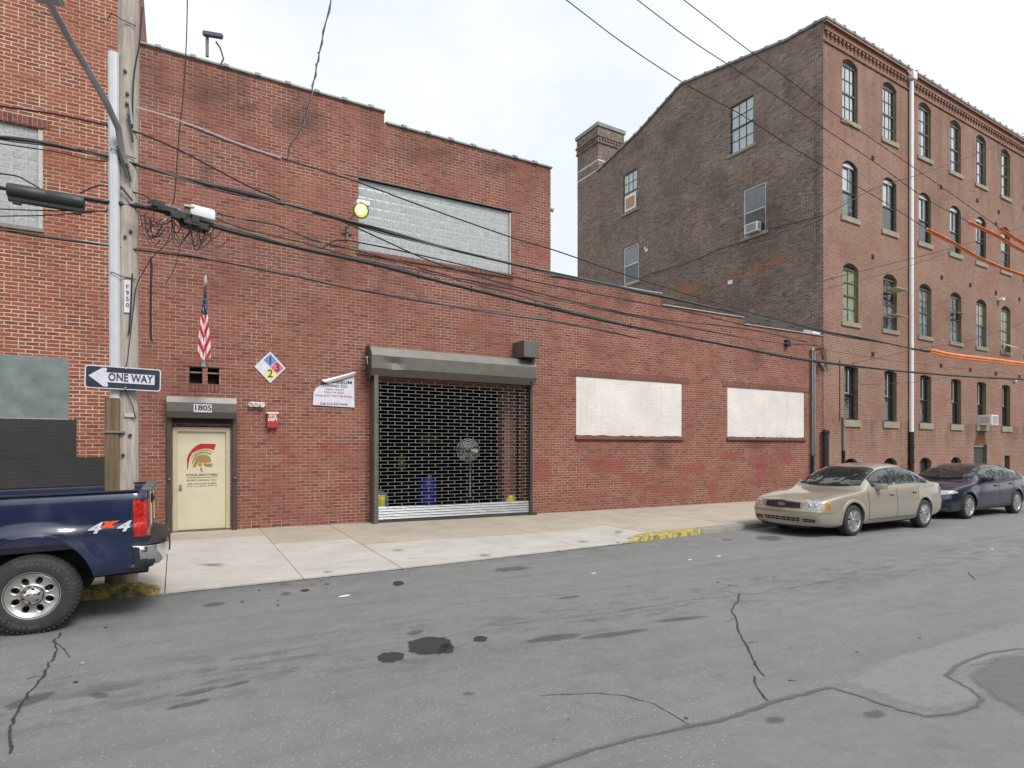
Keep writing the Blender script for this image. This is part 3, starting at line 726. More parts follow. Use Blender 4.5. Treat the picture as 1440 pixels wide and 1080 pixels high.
rr(300, 130, 60, 26, 'soot'); rr(420, 170, 60, 30, 'soot'); rr(600, 215, 60, 20, 'soot'); rr(700, 235, 50, 22, 'soot'); rr(290, 240, 18, 40, 'soot'); rr(930, 640, 22, 32, 'soot'); rr(1066, 505, 16, 26, 'soot'); rr(700, 403, 36, 12, 'soot')
rr(880, 420, 18, 22, 'soot'); rr(1060, 625, 40, 14, 'soot'); rr(350, 150, 40, 12, 'soot')
# infilled windows with brick headers
for i, (a, b, c, d) in enumerate(((9.78, 13.81, 2.215, 3.885), (15.85, 19.83, 2.235, 3.885))):
    mb = MB(); n = 24
    edge = [(a+(b-a)*k/n, c+random.uniform(.0, .025)) for k in range(n+1)]
    rows = [[(x, D+.015+.004*math.sin(x*5), z) for x, z in edge], [(x, D+.012, d-.002) for x, z in edge]]
    mb.grid(rows, M['panel_white']); mb.poly([(a, D+.04, c), (b, D+.04, c), (b, D+.04, d), (a, D+.04, d)], M['brick_main'])
    pn = mb.build('window_infill', wh, fix=False, label=('wider', 'narrower')[i]+' bright white stucco window infill')
    mb = MB(); mb.box(a-.25, b+.28, D-.012, D+.03, d+.002, d+.16, M['soldier']); mb.build('lintel', wh)
    mb = MB(); mb.box(a-.04, b+.04, D-.055, D+.04, c-.1, c-.004, M['soldier']); mb.box(a-.04, b+.04, D-.06, D-.045, c-.112, c-.098, M['blackm']); mb.build('sill', wh)
# glass block window
mb = MB(); mb.box(3.672, 7.708, D+.07, D+.1, 6.44, 8.085, M['gblock']); gbw = mb.build('glass_block_window', wh)
mb = MB(); mb.box(7.665, 7.705, D+.02, D+.068, 6.44, 8.05, M['frame_w']); mb.build('frame', gbw)
mb = MB(); mb.box(3.35, 8.0, D-.01, D+.1, 8.09, 8.115, M['frame_dk']); mb.build('lintel_shade_strip', wh)  # dark lintel strip, standing in for the shadow line over the glass blocks
mb = MB(); mb.box(3.63, 7.75, D-.04, D+.1, 6.33, 6.428, M['soldier']); mb.build('sill', wh)
# vents above the door
mb = MB()
for a, b in ((.24, .475), (.57, .785)): mb.poly([(a, D+.24, 3.18), (b, D+.24, 3.18), (b, D+.24, 3.515), (a, D+.24, 3.515)], M['blackm'])
mb.build('vent_opening', wh, fix=False)
mb = MB(); mb.box(.1, .92, D-.006, D+.02, 3.518, 3.53, M['frame_dk']); mb.box(.24, .475, D+.1, D+.12, 3.4, 3.43, M['frame_w']); mb.box(.57, .785, D+.1, D+.12, 3.4, 3.43, M['frame_w']); mb.box(.22, .8, D-.008, D+.02, 3.02, 3.17, M['soldier']); mb.build('vent_lintel', wh)
# entrance
zb = zs(.45, D)
dr = MB(); dr.box(.03, .92, D+.075, D+.115, zb+.035, 2.2, M['cream'], .004); door = dr.build('door', wh)
mb = MB()
for a, b, c, d in ((-.055, .03, zb, 2.29), (.915, .995, zb, 2.29), (.03, .915, 2.2, 2.29)): mb.box(a, b, D+.03, D+.115, c, d, M['cream_f'], .004)
mb.box(-.05, .99, D+.02, D+.12, zb-.02, zb+.03, M['frame_br']); mb.build('door_frame', wh)
mb = MB(); mb.lathe([(0, -.05), (.025, -.05), (.03, -.03), (.012, -.015), (.012, 0)], (.085, D+.075, 1.06), (0, 1, 0), M['galv'], 12); mb.box(.06, .11, D+.066, D+.075, 1.0, 1.12, M['galv']); mb.build('handle', door)
mb = MB(); LO = lambda u, v: Vector((.11+u*.00089*.98, D+.072, 2.155-v*.00089*1.42))    # logo space: 1008 x 1080 px crop of the door
def lz(a, b):
    p = onY(250+a/14.4, 615+b/14.4, D+.075); return Vector((p.x, D+.0725, p.z))
def band(outer, inner, mat):
    o_ = [lz(*p) for p in outer]; i_ = [lz(*p) for p in inner]
    mb.grid([o_, i_], mat)
band([(190,660),(185,440),(215,350),(290,240),(390,160),(480,128),(600,130),(730,132),(775,145)], [(205,640),(235,450),(250,400),(300,320),(380,272),(480,240),(560,228),(660,235),(735,262)], M['logo_red'])
band([(262,450),(300,365),(380,290),(500,250),(620,250),(715,295)], [(272,452),(312,385),(390,312),(500,272),(610,272),(700,300)], M['logo_olive'])
band([(282,545),(300,450),(360,350),(460,295),(560,285),(680,322)], [(302,552),(325,465),(385,375),(470,330),(560,322),(665,358)], M['logo_olive'])
band([(300,610),(335,500),(345,440),(400,380),(480,348),(580,352),(650,395),(680,470)], [(360,608),(395,530),(400,520),(420,505),(480,510),(560,518),(620,512),(670,500)], M['logo_tan'])
band([(405,525),(490,520)], [(410,580),(488,588)], M['logo_tan']); band([(520,530),(610,535),(700,525)], [(528,578),(610,600),(695,598)], M['logo_tan'])
band([(455,605),(480,610)], [(455,680),(515,712)], M['logo_olive'])
def lt(body, cx, cy, w, h, mat=M['ink'], sp=1.1, bold=.0):
    p = lz(cx, cy); px = abs(lz(cx+w/2, cy).x-lz(cx-w/2, cy).x); s = abs(lz(cx, cy-h).z-p.z)*1.25
    cu = bpy.data.curves.new('t', 'FONT'); cu.body = body; cu.size = s; cu.space_character = sp; ob = bpy.data.objects.new('t', cu); COL.objects.link(ob); bpy.context.view_layer.update(); ww = max(ob.dimensions.x, .01); bpy.data.objects.remove(ob)
    mb.text(body, s, p, (1, 0, 0), (0, 0, 1), mat, sx=px/ww, sp=sp, bold=bold, thick=.001)
lt('DONIS BROTHERS', 490, 760, 640, 44, bold=.0012); lt('EXPERT RIGGING, INC.', 485, 868, 600, 32, bold=.0005); lt('1805 HOWARD STREET', 490, 938, 590, 28, bold=.0005); lt('P H I L A D E L P H I A', 495, 985, 600, 32, bold=.0005)
band([(185,808),(800,795)], [(185,828),(800,808)], M['logo_olive'])
mb.build('painted_logo', door, fix=False)
# shutter over the entrance
mb = MB(); f = D-.3
a0, a1 = onY(234, 575, f).x, onY(333, 575, f).x
za, zb1, zc, zd = onY(284, 560, f+.04).z, onY(284, 566.5, f).z, onY(284, 579, f).z, onY(284, 588, f+.1).z
prof = [(D-.002, za+.03), (f+.06, za+.02), (f, zb1), (f, zc), (f+.1, zd), (D-.002, zd)]
mb.prism([(a0, p, z) for p, z in prof], (a1-a0, 0, 0), M['bronze_l']); sh = mb.build('shutter_housing', wh)
mb = MB(); p0, p1 = onY(272, 568, f-.003), onY(298, 580, f-.003)
for i, ch in enumerate('1805'):
    w = (p1.x-p0.x)/4; c = p0.x+w*(i+.5); mb.box(c-w*.46, c+w*.46, f-.006, f-.001, p1.z, p0.z, M['sign_w']); mb.text(ch, .15, (c, f-.008, (p0.z+p1.z)/2), (1, 0, 0), (0, 0, 1), M['ink'], bold=.004, thick=.0008)
mb.build('house_number', sh, fix=False)
for x0 in (-.155, 1.03):
    mb = MB(); mb.box(x0, x0+.085, D-.1, D-.002, zs(x0, D)-.02, 2.5, M['bronze'], .003); mb.box(x0+.01, x0+.075, D-.125, D-.1, 1.22, 1.3, M['bronze']); mb.lathe([(0, -.03), (.02, -.03), (.02, 0)], (x0+.045, D-.12, 1.25), (0, 1, 0), M['galv'], 10); mb.build('guide_rail', wh)
mb = MB(); mb.box(-.07, 1.03, D-.09, D-.06, 2.36, 2.45, M['blackm']); mb.build('shutter_slat', wh)
# roller grille
def zg(x): return zs(x, D)
XL, XR, YG = 4.04, 8.14, D-.17
mb = MB(); mb.box(XL-.1, XL, D-.34, D-.002, zg(4)-.02, 3.62, M['bronze_l'], .004); mb.box(XL-.005, XL+.012, D-.3, D-.2, zg(4), 3.6, M['bronze']); mb.build('guide_rail', wh)
mb = MB(); mb.box(XR, XR+.07, D-.24, D-.002, zg(8)-.02, 3.75, M['bronze'], .004); mb.box(XR+.07, XR+.11, D-.06, D-.002, .6, 2.1, M['bronze']); mb.box(XR-.02, XR+.2, D-.26, D-.002, zg(8)-.02, zg(8)+.06, M['bronze']); mb.build('guide_rail', wh)
gm = MB(); z0 = zg(6)+.36; row = 0; z = z0
while z < 3.62:
    gm.box(XL, XR, YG-.005, YG+.005, z-.0045, z+.0045, M['chain'])
    x = XL+(.1 if row % 2 else .27)
    while x < XR-.02:
        sx = random.uniform(-.003, .003); gm.box(x-.0075+sx, x+.0075+sx, YG-.009, YG+.009, z, z+.0835, M['chain']); x += .338
    z += .0835; row += 1
grl = gm.build('roller_grille', wh, fix=False)
mb = MB(); rows = []
for k in range(41):
    t = k/40; zz_ = .05+.31*t; rows.append([(x, YG+.012*math.cos(t*2*PI*5)-.01, zg(x)+zz_-.0*x) for x in (XL, XR)])
mb.grid(rows, M['galv']); mb.box(XL-.03, XR+.02, YG-.03, YG+.03, zg(6)-.01, zg(6)+.055, M['bronze']); mb.build('bottom_bar', grl)
f = D-.46
x0, x1 = onY(523, 500, f).x, onY(755, 520, f).x
ztop, zfr, zlo, zbt = onY(560, 492, D-.2).z, onY(640, 507.5, f).z, onY(640, 524.5, f).z, onY(640, 535, D-.34).z
mb = MB(); NN = 18; prf = lambda dn, k: [(D-.002, ztop+.02), (f+.12, ztop+.0), (f, zfr-dn*.1), (f+dn*.5, (zfr+zlo)/2-.01), (f+dn*.2, zlo-dn*.25), (f+.14, zbt), (D-.24, zbt)]
rows = []
for k in range(NN*2+1):
    x = x0+(x1-x0)*k/(NN*2); dn = .1*max(0, 1-abs(x-(x0+.52))/.26)
    rows.append([(x, p, z) for p, z in prf(dn, k)])
mb.grid(rows, M['bronze_l']); mb.poly(rows[0], M['bronze']); mb.poly(rows[-1], M['bronze']); hs = mb.build('grille_housing', wh)
mb = MB(); mb.prism([(x0-.015, p, z) for p, z in [(D-.002, ztop+.06), (D-.25, ztop+.06), (f-.01, zfr+.04), (f-.01, zlo-.05), (f+.12, zbt-.08), (D-.002, zbt-.08)]], (.013, 0, 0), M['bronze'])
mb.lathe([(0, -.06), (.03, -.06), (.04, -.03), (.03, 0)], (x0-.015, D-.24, (ztop+zbt)/2+.08), (1, 0, 0), M['galv'], 10); mb.tube([(x0-.05, D-.24, (ztop+zbt)/2+.08), (x0-.05, D-.3, (ztop+zbt)/2-.08)], .014, M['galv']); mb.build('end_plate', hs)
f2 = D-.58; q0, q1 = onY(737, 478, f2), onY(757, 503, f2)
mb = MB(); mb.box(q0.x, q1.x+.01, f2, D-.003, q1.z, q0.z, M['bronze_l'], .006); mb.build('motor_box', wh)
mb = MB(); mb.box(q1.x-.1, q1.x-.01, D-.42, D-.3, onY(755, 540, D-.4).z, q1.z, M['bronze'], .004); mb.build('motor_bracket', wh)
# inside of the garage, seen through the grille
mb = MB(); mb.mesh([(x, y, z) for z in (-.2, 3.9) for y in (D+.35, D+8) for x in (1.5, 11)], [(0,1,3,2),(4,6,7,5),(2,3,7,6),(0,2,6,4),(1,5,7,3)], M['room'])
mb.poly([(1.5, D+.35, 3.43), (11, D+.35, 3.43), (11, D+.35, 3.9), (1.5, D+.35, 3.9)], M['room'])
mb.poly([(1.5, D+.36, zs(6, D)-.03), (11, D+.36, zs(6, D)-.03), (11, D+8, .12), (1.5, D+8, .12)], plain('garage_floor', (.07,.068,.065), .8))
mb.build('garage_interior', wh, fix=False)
pa, pb = onY(709, 600, D+.5), onY(727, 600, D+.5)
mb = MB(); mb.box(pa.x, pb.x, D+.5, D+.9, 0., 3.9, M['brick_main']); mb.build('brick_pier', wh)
mb = MB(); mb.box(onY(590, 0, D+5).x, onY(617, 0, D+5).x, D+5, D+5.1, onY(600, 622, D+5).z, onY(600, 611, D+5).z, plain('olive_box', (.2,.19,.05), .7)); mb.build('shelf_box', wh); mb = MB(); mb.box(onY(560, 0, D+4).x, onY(570, 0, D+4).x, D+4, D+4.3, onY(565, 660, D+4).z, onY(565, 641, D+4).z, plain('olive_bin', (.3,.28,.05), .7)); mb.build('waste_bin', wh); mb = MB(); mb.box(onY(550, 0, D+6).x, onY(640, 0, D+6).x, D+6, D+6.6, .1, 1.0, plain('bench_grey', (.06,.05,.04), .8)); mb.build('workbench', wh); mb = MB(); mb.box(onY(652, 0, D+5).x, onY(700, 0, D+5).x, D+5, D+5.5, .1, .7, plain('bench_grey2', (.05,.055,.06), .8))
mb.build('shelving', wh)
c = onY(600, 700, D+2.6); c.z = .1
t = thing('plastic_drum', c, 'blue plastic drum seen through the roller grille', 'drum'); mb = MB(); h = 1.0
mb.lathe([(0, 0), (.27, 0), (.29, .03), (.29, .28), (.3, .3), (.29, .32), (.29, .62), (.3, .64), (.29, .66), (.29, .88), (.26, .93), (.0, .93)], c, (0, 0, 1), M['drum'], 24); mb.build('body', t, smooth=True)
mb = MB(); mb.lathe([(.04, .93), (.05, .97), (0, .975)], c+Vector((.1, 0, 0)), (0, 0, 1), M['white'], 10); mb.build('bung', t)
# pedestal fan
c = onY(661, 700, D+.75); c.z = .1; hc = onY(658, 633, D+.75)
t = thing('pedestal_fan', c, 'tall chrome pedestal fan behind the roller grille', 'fan')
mb = MB(); mb.lathe([(0, 0), (.26, 0), (.26, .03), (.05, .06), (.03, .08)], c, (0, 0, 1), M['galv'], 20); mb.build('base', t, smooth=True)
mb = MB(); mb.tube([c+Vector((0, 0, .06)), (c.x, c.y, hc.z)], .03, M['chrome']); mb.build('pole', t)
cage = MB(); fd = Vector((-.25, -1, 0)).normalized(); sd_ = Vector((0, 0, 1)).cross(fd)
for k in range(7):
    r = .3*(k+1)/7; dp_ = .09*math.sqrt(max(0, 1-(r/.31)**2))
    cage.tube([hc+fd*(dp_)+(sd_*math.cos(a)+Vector((0, 0, 1))*math.sin(a))*r for a in [2*PI*i/28 for i in range(29)]], .004, M['chrome'], 5, False)
    cage.tube([hc-fd*(dp_)+(sd_*math.cos(a)+Vector((0, 0, 1))*math.sin(a))*r for a in [2*PI*i/28 for i in range(29)]], .004, M['chrome'], 5, False)
for i in range(20):
    a = 2*PI*i/20; cage.tube([hc+fd*.09*math.sqrt(max(0, 1-(r/.31)**2))+(sd_*math.cos(a)+Vector((0, 0, 1))*math.sin(a))*r for r in (.03, .12, .22, .3)], .003, M['chrome'], 4, False)
cage.build('cage', t, fix=False)
mb = MB(); mb.lathe([(0, -.12), (.07, -.1), (.08, .0), (.05, .05), (0, .06)], hc, -fd, M['plastic'], 14)
for i in range(3):
    a = 2*PI*i/3; e1 = sd_*math.cos(a)+Vector((0, 0, 1))*math.sin(a); e2 = fd.cross(e1)
    mb.poly([hc+e1*.05-e2*.03, hc+e1*.25-e2*.08+fd*.02, hc+e1*.27+e2*.04, hc+e1*.05+e2*.03-fd*.02], M['galv'])
mb.build('blade_hub', t, fix=False)
for px, py, lab, hz in ((534, 704, 'small yellow bucket at the left foot of the roller grille', .24), (717, 702, 'yellow rounded cap at the foot of the inner brick pier', .0)):
    mb = MB(); c = onY(px, py, D+.25 if hz else D+.6); zt = c.z+.12; 
    if hz: mb.lathe([(0, 0), (.09, 0), (.13, zt-.12), (.135, zt-.12), (.135, zt-.1), (.12, zt-.1), (.1, zt-.14), (0, zt-.14)], (c.x, c.y, .1), (0, 0, 1), M['yplastic'], 20)
    else: mb.lathe([(.19, 0), (.2, zt-.3), (.19, zt-.16), (.13, zt-.08), (0, zt-.05)], (c.x, c.y, .08), (0, 0, 1), M['yplastic'], 20)
    tag(mb.build('yellow_bucket' if hz else 'bollard_cap', smooth=True), lab, 'bucket' if hz else 'bollard')
c = onY(533, 690, D+1.0); mb = MB(); mb.lathe([(0, 0), (.2, 0), (.24, .5), (.2, .62), (.1, .68), (0, .7)], (c.x, c.y, .11), (0, 0, 1), plain('grey_bin', (.11,.13,.15), .6), 20); tag(mb.build('waste_bin', smooth=True), 'grey domed bin just inside the left edge of the roller grille', 'bin')
# lower wall services at the right end
mb = MB()
for dx in (-.05, .075): mb.tube([(20.28+dx, D-.05, 5.5-abs(dx)*2), (20.28+dx, D-.05, 1.6)], .036, M['galv'], 10)
mb.tube([(20.23, D-.05, 1.6), (20.23, D-.05, .0)], .045, M['black'], 10); mb.tube([(20.36, D-.05, 1.6), (20.36, D-.05, .0)], .03, M['galv'], 10)
mb.tube([(20.1, D-.04, 5.42), (20.1, D-.04, .9)], .012, M['black'], 6)
for z in (4.6, 3.4, 2.3, 1.7): mb.box(20.17, 20.42, D-.06, D-.002, z, z+.03, M['galv'])
cd = mb.build('electric_conduit', smooth=True); tag(cd, 'pair of grey electric conduits at the right end of the warehouse wall', 'conduit')
mb = MB(); mb.lathe([(.04, -.02), (.07, 0), (.07, .08), (.03, .13), (0, .14)], (20.23, D-.05, 5.4), (0, 0, 1), M['galv'], 12); mb.lathe([(.04, -.02), (.06, 0), (.06, .07), (.03, .11), (0, .12)], (20.355, D-.05, 5.33), (0, 0, 1), M['galv'], 12)
for k in range(5):
    a = Vector((20.25+.02*k, D-.08, 5.42)); mb.tube([a, a+Vector((.12+.08*k, -.12, .12)), a+Vector((.3+.05*k, -.15, -.35-.1*k)), a+Vector((.25+.05*k, -.1, -.75)), a+Vector((.08, -.05, -.35))], .011, M['cable'], 6, False)
mb.box(20.6, 20.68, D-.2, D-.12, 4.9, 5.1, M['white']); tag(mb.build('weatherhead', fix=False), 'grey weatherhead with looping black service wires above the grey conduits', 'weatherhead')
mb = MB(); mb.tube([(20.86, D-.16, -.1), (20.86, D-.16, 2.45)], .105, M['cable_g'] if False else plain('green_black_pipe', (.02,.03,.03), .5), 14); mb.lathe([(.11, 0), (.13, .02), (.13, .1), (.09, .15), (0, .16)], (20.86, D-.16, 2.4), (0, 0, 1), M['black'], 14)
tag(mb.build('standpipe', smooth=True), 'capped dark green standpipe where the two brick buildings meet', 'pipe')
mb = MB(); c = onY(1105, 483); mb.box(c.x-.1, c.x+.1, D-.14, D-.002, c.z-.11, c.z+.12, M['black'], .02); mb.lathe([(0, -.1), (.06, -.08), (.07, 0)], (c.x+.05, D-.13, c.z-.05), (.3, -1, -.4), M['black'], 12); tag(mb.build('wall_light'), 'small black wall light high on the warehouse near the conduits', 'wall light')
mb = MB(); c = onY(1147, 466, D+.2); mb.box(c.x-.3, c.x+.15, D+.1, D+.5, 6.1, 6.28, M['white'], .02); tag(mb.build('roof_vent'), 'small white vent box on the low warehouse roof by the tall building', 'vent')
mb = MB(); c = Vector((8.93, D+.15, onY(778, 293).z)); mb.box(c.x, c.x+.06, c.y-.05, c.y+.05, c.z-.05, c.z+.05, M['galv']); mb.tube([c, c+Vector((.12, -.03, .03))], .015, M['galv'], 6); mb.lathe([(0, 0), (.05, .01), (.065, .09), (0, .09)], c+Vector((.08, -.02, .02)), (.7, -.4, -.3), M['frame_w'], 12); tag(mb.build('flood_lamp', smooth=True), 'tiny grey lamp on the corner edge of the tall brick wall section', 'lamp')

# wall mounted things around the entrance ---------------------------------
c = onY(380, 516.5, D-.02); hw = .315
mb = MB(); yy = D-.02
P4 = lambda u, v, y=yy: (c.x+u*hw, y, c.z+v*hw*1.08)
mb.prism([P4(0, 1), P4(1, 0), P4(0, -1), P4(-1, 0)], (0, .01, 0), M['sign_w']); ds = mb.build('hazard_sign'); tag(ds, 'diamond shaped hazard sign with blue, red, yellow and white quarters', 'sign')
mb = MB(); k = .88; g = .0
for (u, v), m in (((0, .5), 'blue_q'), ((.5, 0), 'red_q'), ((0, -.5), 'yel_q')):
    e = k*.47; mb.poly([(c.x+(u*k+0)*hw, yy-.002, c.z+(v*k+e)*hw*1.08), (c.x+(u*k+e)*hw, yy-.002, c.z+v*k*hw*1.08), (c.x+u*k*hw, yy-.002, c.z+(v*k-e)*hw*1.08), (c.x+(u*k-e)*hw, yy-.002, c.z+v*k*hw*1.08)], M[m])
for ch, u, v in (('1', 0, .45), ('3', .45, 0), ('2', 0, -.45)): mb.text(ch, .24, (c.x+u*hw, yy-.004, c.z+v*hw), (1, 0, 0), (0, 0, 1), M['ink'], bold=.003, thick=.001)
mb.build('quarters', ds, fix=False)
# towing notice with its top corner curled over
mb = MB(); yy = D-.03
pts = [(440,569.5),(498.5,573),(498,528),(470,537.5),(451,542),(444,546),(441,552)]
mb.prism([onY(a, b, yy) for a, b in pts], (0, .006, 0), M['sign_w']); tw = mb.build('towing_notice'); tag(tw, 'white towing company notice with its top corner curled over', 'sign')
mb = MB(); A_, B_, C_, D_ = onY(499.5, 522.5, yy-.1), onY(502, 524.5, yy-.12), onY(461, 539, yy-.05), onY(451, 534, yy-.03)
mb.grid([[onY(452, 534.5, yy), onY(475, 529, yy), onY(497, 523, yy)], [onY(456, 537, yy-.07), onY(478, 530.5, yy-.08), onY(501, 523.5, yy-.09)], [onY(461.5, 539, yy-.03), onY(482, 533, yy-.04), onY(499, 527.5, yy-.05)]], M['white']); mb.build('curled_corner', tw, smooth=60)
mb = MB()
def tx(body, a, b, size, w=None, mat=M['ink'], bold=0.):
    p = onY(a, b, yy-.003); mb.text(body, size, p, (1, 0, 0), (0, 0, 1), mat, bold=bold, thick=.0008, sx=w or 1.)
tx('OLOSSEUM', 472, 539.2, .1, 1.35, M['ink'], .003) if False else tx('OSSEUM', 480, 537.6, .1, 1.3, M['ink'], .002)
tx('TOWING CO.', 470, 542.8, .085, 1.15, M['ink'], .002); tx('1708 N. 10TH ST', 470, 548, .055, 1.1); tx('PHILA., PA 19122', 469.5, 552, .055, 1.1)
tx('Charge $175 + $25 A Day Storage', 469.5, 556.8, .05, 1.15, M['red'], .0006); tx('Call 215-222-5628', 469.5, 568.2, .068, 1.2, M['ink'], .001)
mb.build('lettering', tw, fix=False)
# emergency twin light
c = onY(359.5, 569); mb = MB(); mb.box(c.x-.08, c.x+.07, D-.07, D-.002, c.z-.05, c.z+.05, M['white'], .012); el = mb.build('emergency_light'); tag(el, 'white twin headed emergency light beside the door shutter', 'emergency light')
for dx, dv in ((-.1, (-.5, -1, -.5)), (.0, (0, -1, -.6)), (.12, (.5, -1, -.4))):
    mb = MB(); mb.lathe([(0, -.05), (.035, -.045), (.055, .0), (.055, .02), (0, .012)], (c.x+dx, D-.1, c.z), dv, M['white'], 14); mb.build('lamp_head', el, smooth=True)
# fire box
p, q_ = onY(375.8, 581.5, D-.1), onY(391, 601.5, D-.1); mb = MB(); mb.box(p.x, q_.x, D-.12, D-.002, q_.z, p.z, M['red'], .006); fb = mb.build('fire_box'); tag(fb, 'small red fire department key box on the brick wall', 'fire box')
mb = MB(); mb.box(p.x-.01, q_.x+.01, D-.128, D-.002, p.z, p.z+.03, M['white']); mb.build('lid', fb)
mb = MB(); mid = (p.x+q_.x)/2
for k, w in enumerate(('FIRE', 'DEPT')): mb.text(w, .085, (mid, D-.123, p.z-.055-.075*k), (1, 0, 0), (0, 0, 1), M['white'], bold=.003, thick=.0008, sx=.95)
mb.lathe([(0, -.01), (.02, -.008), (.02, 0)], (mid, D-.122, p.z-.05), (0, 1, 0), M['galv'], 10); mb.build('lettering', fb, fix=False)
# flag, furled on a short staff that leans out from the wall
base = Vector(onY(286, 512)); tip = onY(289, 391, D-1.15)
fl = thing('flag', base, 'limp red, white and blue striped flag hanging above the entrance', 'flag')
mb = MB(); mb.tube([base, tip], .014, M['frame_w'], 8); mb.lathe([(.02, 0), (.03, .05), (.018, .1), (.012, .14), (0, .17)], tip-Vector((0, 0, .1)), (tip-base), M['white'], 12); mb.box(base.x-.04, base.x+.04, D-.03, D-.002, base.z-.06, base.z+.06, M['galv']); mb.build('flagstaff', fl, smooth=True)
mb = MB(); NV, NH = 60, 25
tz = onY(289, 402, D-1.1); bz = onY(286.5, 507, D-1.0)
rows = []
for i in range(NV+1):
    v = i/NV; w = lin([(0, .015), (.12, .03), (.3, .045), (.4, .06), (.6, .085), (.8, .11), (1, .12)], v)
    cx = tz.x+(bz.x-tz.x)*v-.006*math.sin(v*5); z = tz.z+(bz.z-tz.z)*v; r = []
    for k in range(NH+1):
        u = k/NH*2-1; r.append((cx+w*u*.95, tz.y+.35*w*math.sin(u*6.5+v*1.5)+.05*v, z+.1*abs(u)*v*(1 if u > 0 else .6)-.03*u*v))
    rows.append(r)
for i in range(NV):
    for k in range(NH):
        v = i/NV; u = k/NH*2-1
        if v < .4: m = M['flag_b'] if random.random() > .1 else M['flag_w']
        else:
            sh_ = (v*NV*.5+(u*4.2 if u > -.1 else -u*4.2-2.4)-0.)*.34
            m = M['flag_r'] if (math.floor(sh_*1.0) % 2 == 0) else M['flag_w']
        mb.poly([rows[i][k], rows[i][k+1], rows[i+1][k+1], rows[i+1][k]], m)
mb.build('cloth', fl, smooth=80)
# flood light over the glass block window
c = onY(489, 326, D-.1); h0 = onY(508, 296, D-1.0)
sl = thing('security_floodlight', (c.x, D, c.z), 'lit yellow security floodlight on a bracket beside the glass block window', 'floodlight')
mb = MB(); mb.box(c.x-.022, c.x+.022, D-.05, D-.002, c.z-.18, c.z+.16, M['bronze_l']); mb.box(c.x-.12, c.x+.12, D-.05, D-.02, c.z-.02, c.z+.012, M['cable_g']); mb.tube([(c.x, D-.04, c.z+.1), (c.x+.02, D-.4, c.z+.25), (h0.x-.02, D-.75, h0.z+.02)], .02, M['galv'], 8); mb.build('bracket', sl)
dv = Vector((-.5, -1, -.55)).normalized()
mb = MB(); mb.lathe([(0, -.22), (.06, -.22), (.1, -.17), (.125, -.08), (.155, .0), (.168, .02), (.16, .03), (.135, .015)], h0, dv, M['bronze_l'], 20); mb.obox(h0-dv*.08+Vector((0, 0, .12)), Vector((.14, 0, 0)), Vector((0, .13, 0)), Vector((0, 0, .05)), M['white'], .02); mb.build('lamp_housing', sl, smooth=True)
mb = MB(); mb.lathe([(.14, .01), (.13, .045), (.08, .075), (0, .085)], h0, dv, M['lit'], 20); mb.build('lamp_lens', sl, smooth=True)
mb = MB(); mb.lathe([(0.07, .08), (.045, .09), (0, .094)], h0, dv, M['litc'], 16); mb.build('bulb', sl, smooth=True)
# camera on the roof edge
c = Vector((.62, D-.05, 9.95)); rc = thing('security_camera', c, 'grey security camera on the roof edge of the warehouse', 'camera')
mb = MB(); mb.tube([(.8, D-.05, 9.75), (.86, D-.07, 9.9), (.8, D-.07, 10.1), (.72, D-.07, 10.2)], .018, M['cable_g'], 8); mb.box(.53, .59, D-.08, D-.02, 9.86, 10.24, M['cable_g']); mb.build('mount', rc)
mb = MB(); mb.obox((.66, D-.14, 10.28), Vector((.17, -.09, -.03)), Vector((.02, .045, 0)), Vector((.01, 0, .04)), plain('purple_grey_casing', (.1,.08,.12), .5), .01); mb.build('casing', rc)

# ------------------------------------------------------------------ neighbour building on the left
lb = thing('corner_building', (-8, D, .1), 'orange red brick building with grey boarded window behind the pickup', 'building')
mb = MB(); LY = D-.03
LO_ = [dict(s0=-4.5, s1=-2.117, z0=5.87, z1=7.69, d=.09), dict(s0=-4.6, s1=-1.736, z0=2.395, z1=3.535, d=.03)]
wallgrid(mb, (0, LY), (1, 0, 0), (0, 1, 0), -16., BX0-.0, -.5, [(20, 14.)], LO_, M['brick_left'])
mb.poly([(BX0, LY, -.5), (BX0, LY+14, -.5), (BX0, LY+14, 14), (BX0, LY, 14)], M['brick_left']); mb.poly([(-16, LY, -.5), (-16, LY+14, -.5), (-16, LY+14, 14), (-16, LY, 14)], M['brick_left'])
mb.poly([(-16, LY, 14), (BX0, LY, 14), (BX0, LY+14, 14), (-16, LY+14, 14)], roofm)
mb.build('wall', lb, fix=False)
mb = MB(); mb.box(-16.05, BX0+.03, LY-.05, LY+.3, 14.0, 14.12, M['coping']); mb.build('coping', lb)
mb = MB(); mb.box(-4.49, -2.12, LY+.06, LY+.085, 5.875, 7.685, M['gblock2']); mb.box(-2.19, -2.12, LY+.02, LY+.06, 5.875, 7.685, M['frame_w']); mb.build('glass_block_window', lb)
mb = MB(); mb.box(-4.6, -2.02, LY-.01, LY+.02, 7.7, 7.86, M['soldier']); mb.build('lintel', lb)
mb = MB(); mb.box(-4.55, -2.1, LY-.03, LY+.06, 5.8, 5.865, M['con_kerb']); mb.build('sill', lb)
mb = MB(); mb.box(-4.59, -1.74, LY+.005, LY+.025, 2.4, 3.53, M['gray_paint']); mb.build('window_board', lb, label='grey green boarded window')
mb = MB()
n = 30
for x0, x1, z0, z1 in ((-16, -1.617, 1.69, 2.39), (-16, -1.165, -.3, 1.69)):
    top = [(x0+(x1-x0)*k/n, z1+random.uniform(-.006, .006)) for k in range(n+1)]
    mb.grid([[(x, LY-.005, z) for x, z in top], [(x, LY-.005, z0) for x, z in top]], M['black_paint'])
mb.build('black_paint_skin', lb, fix=False)

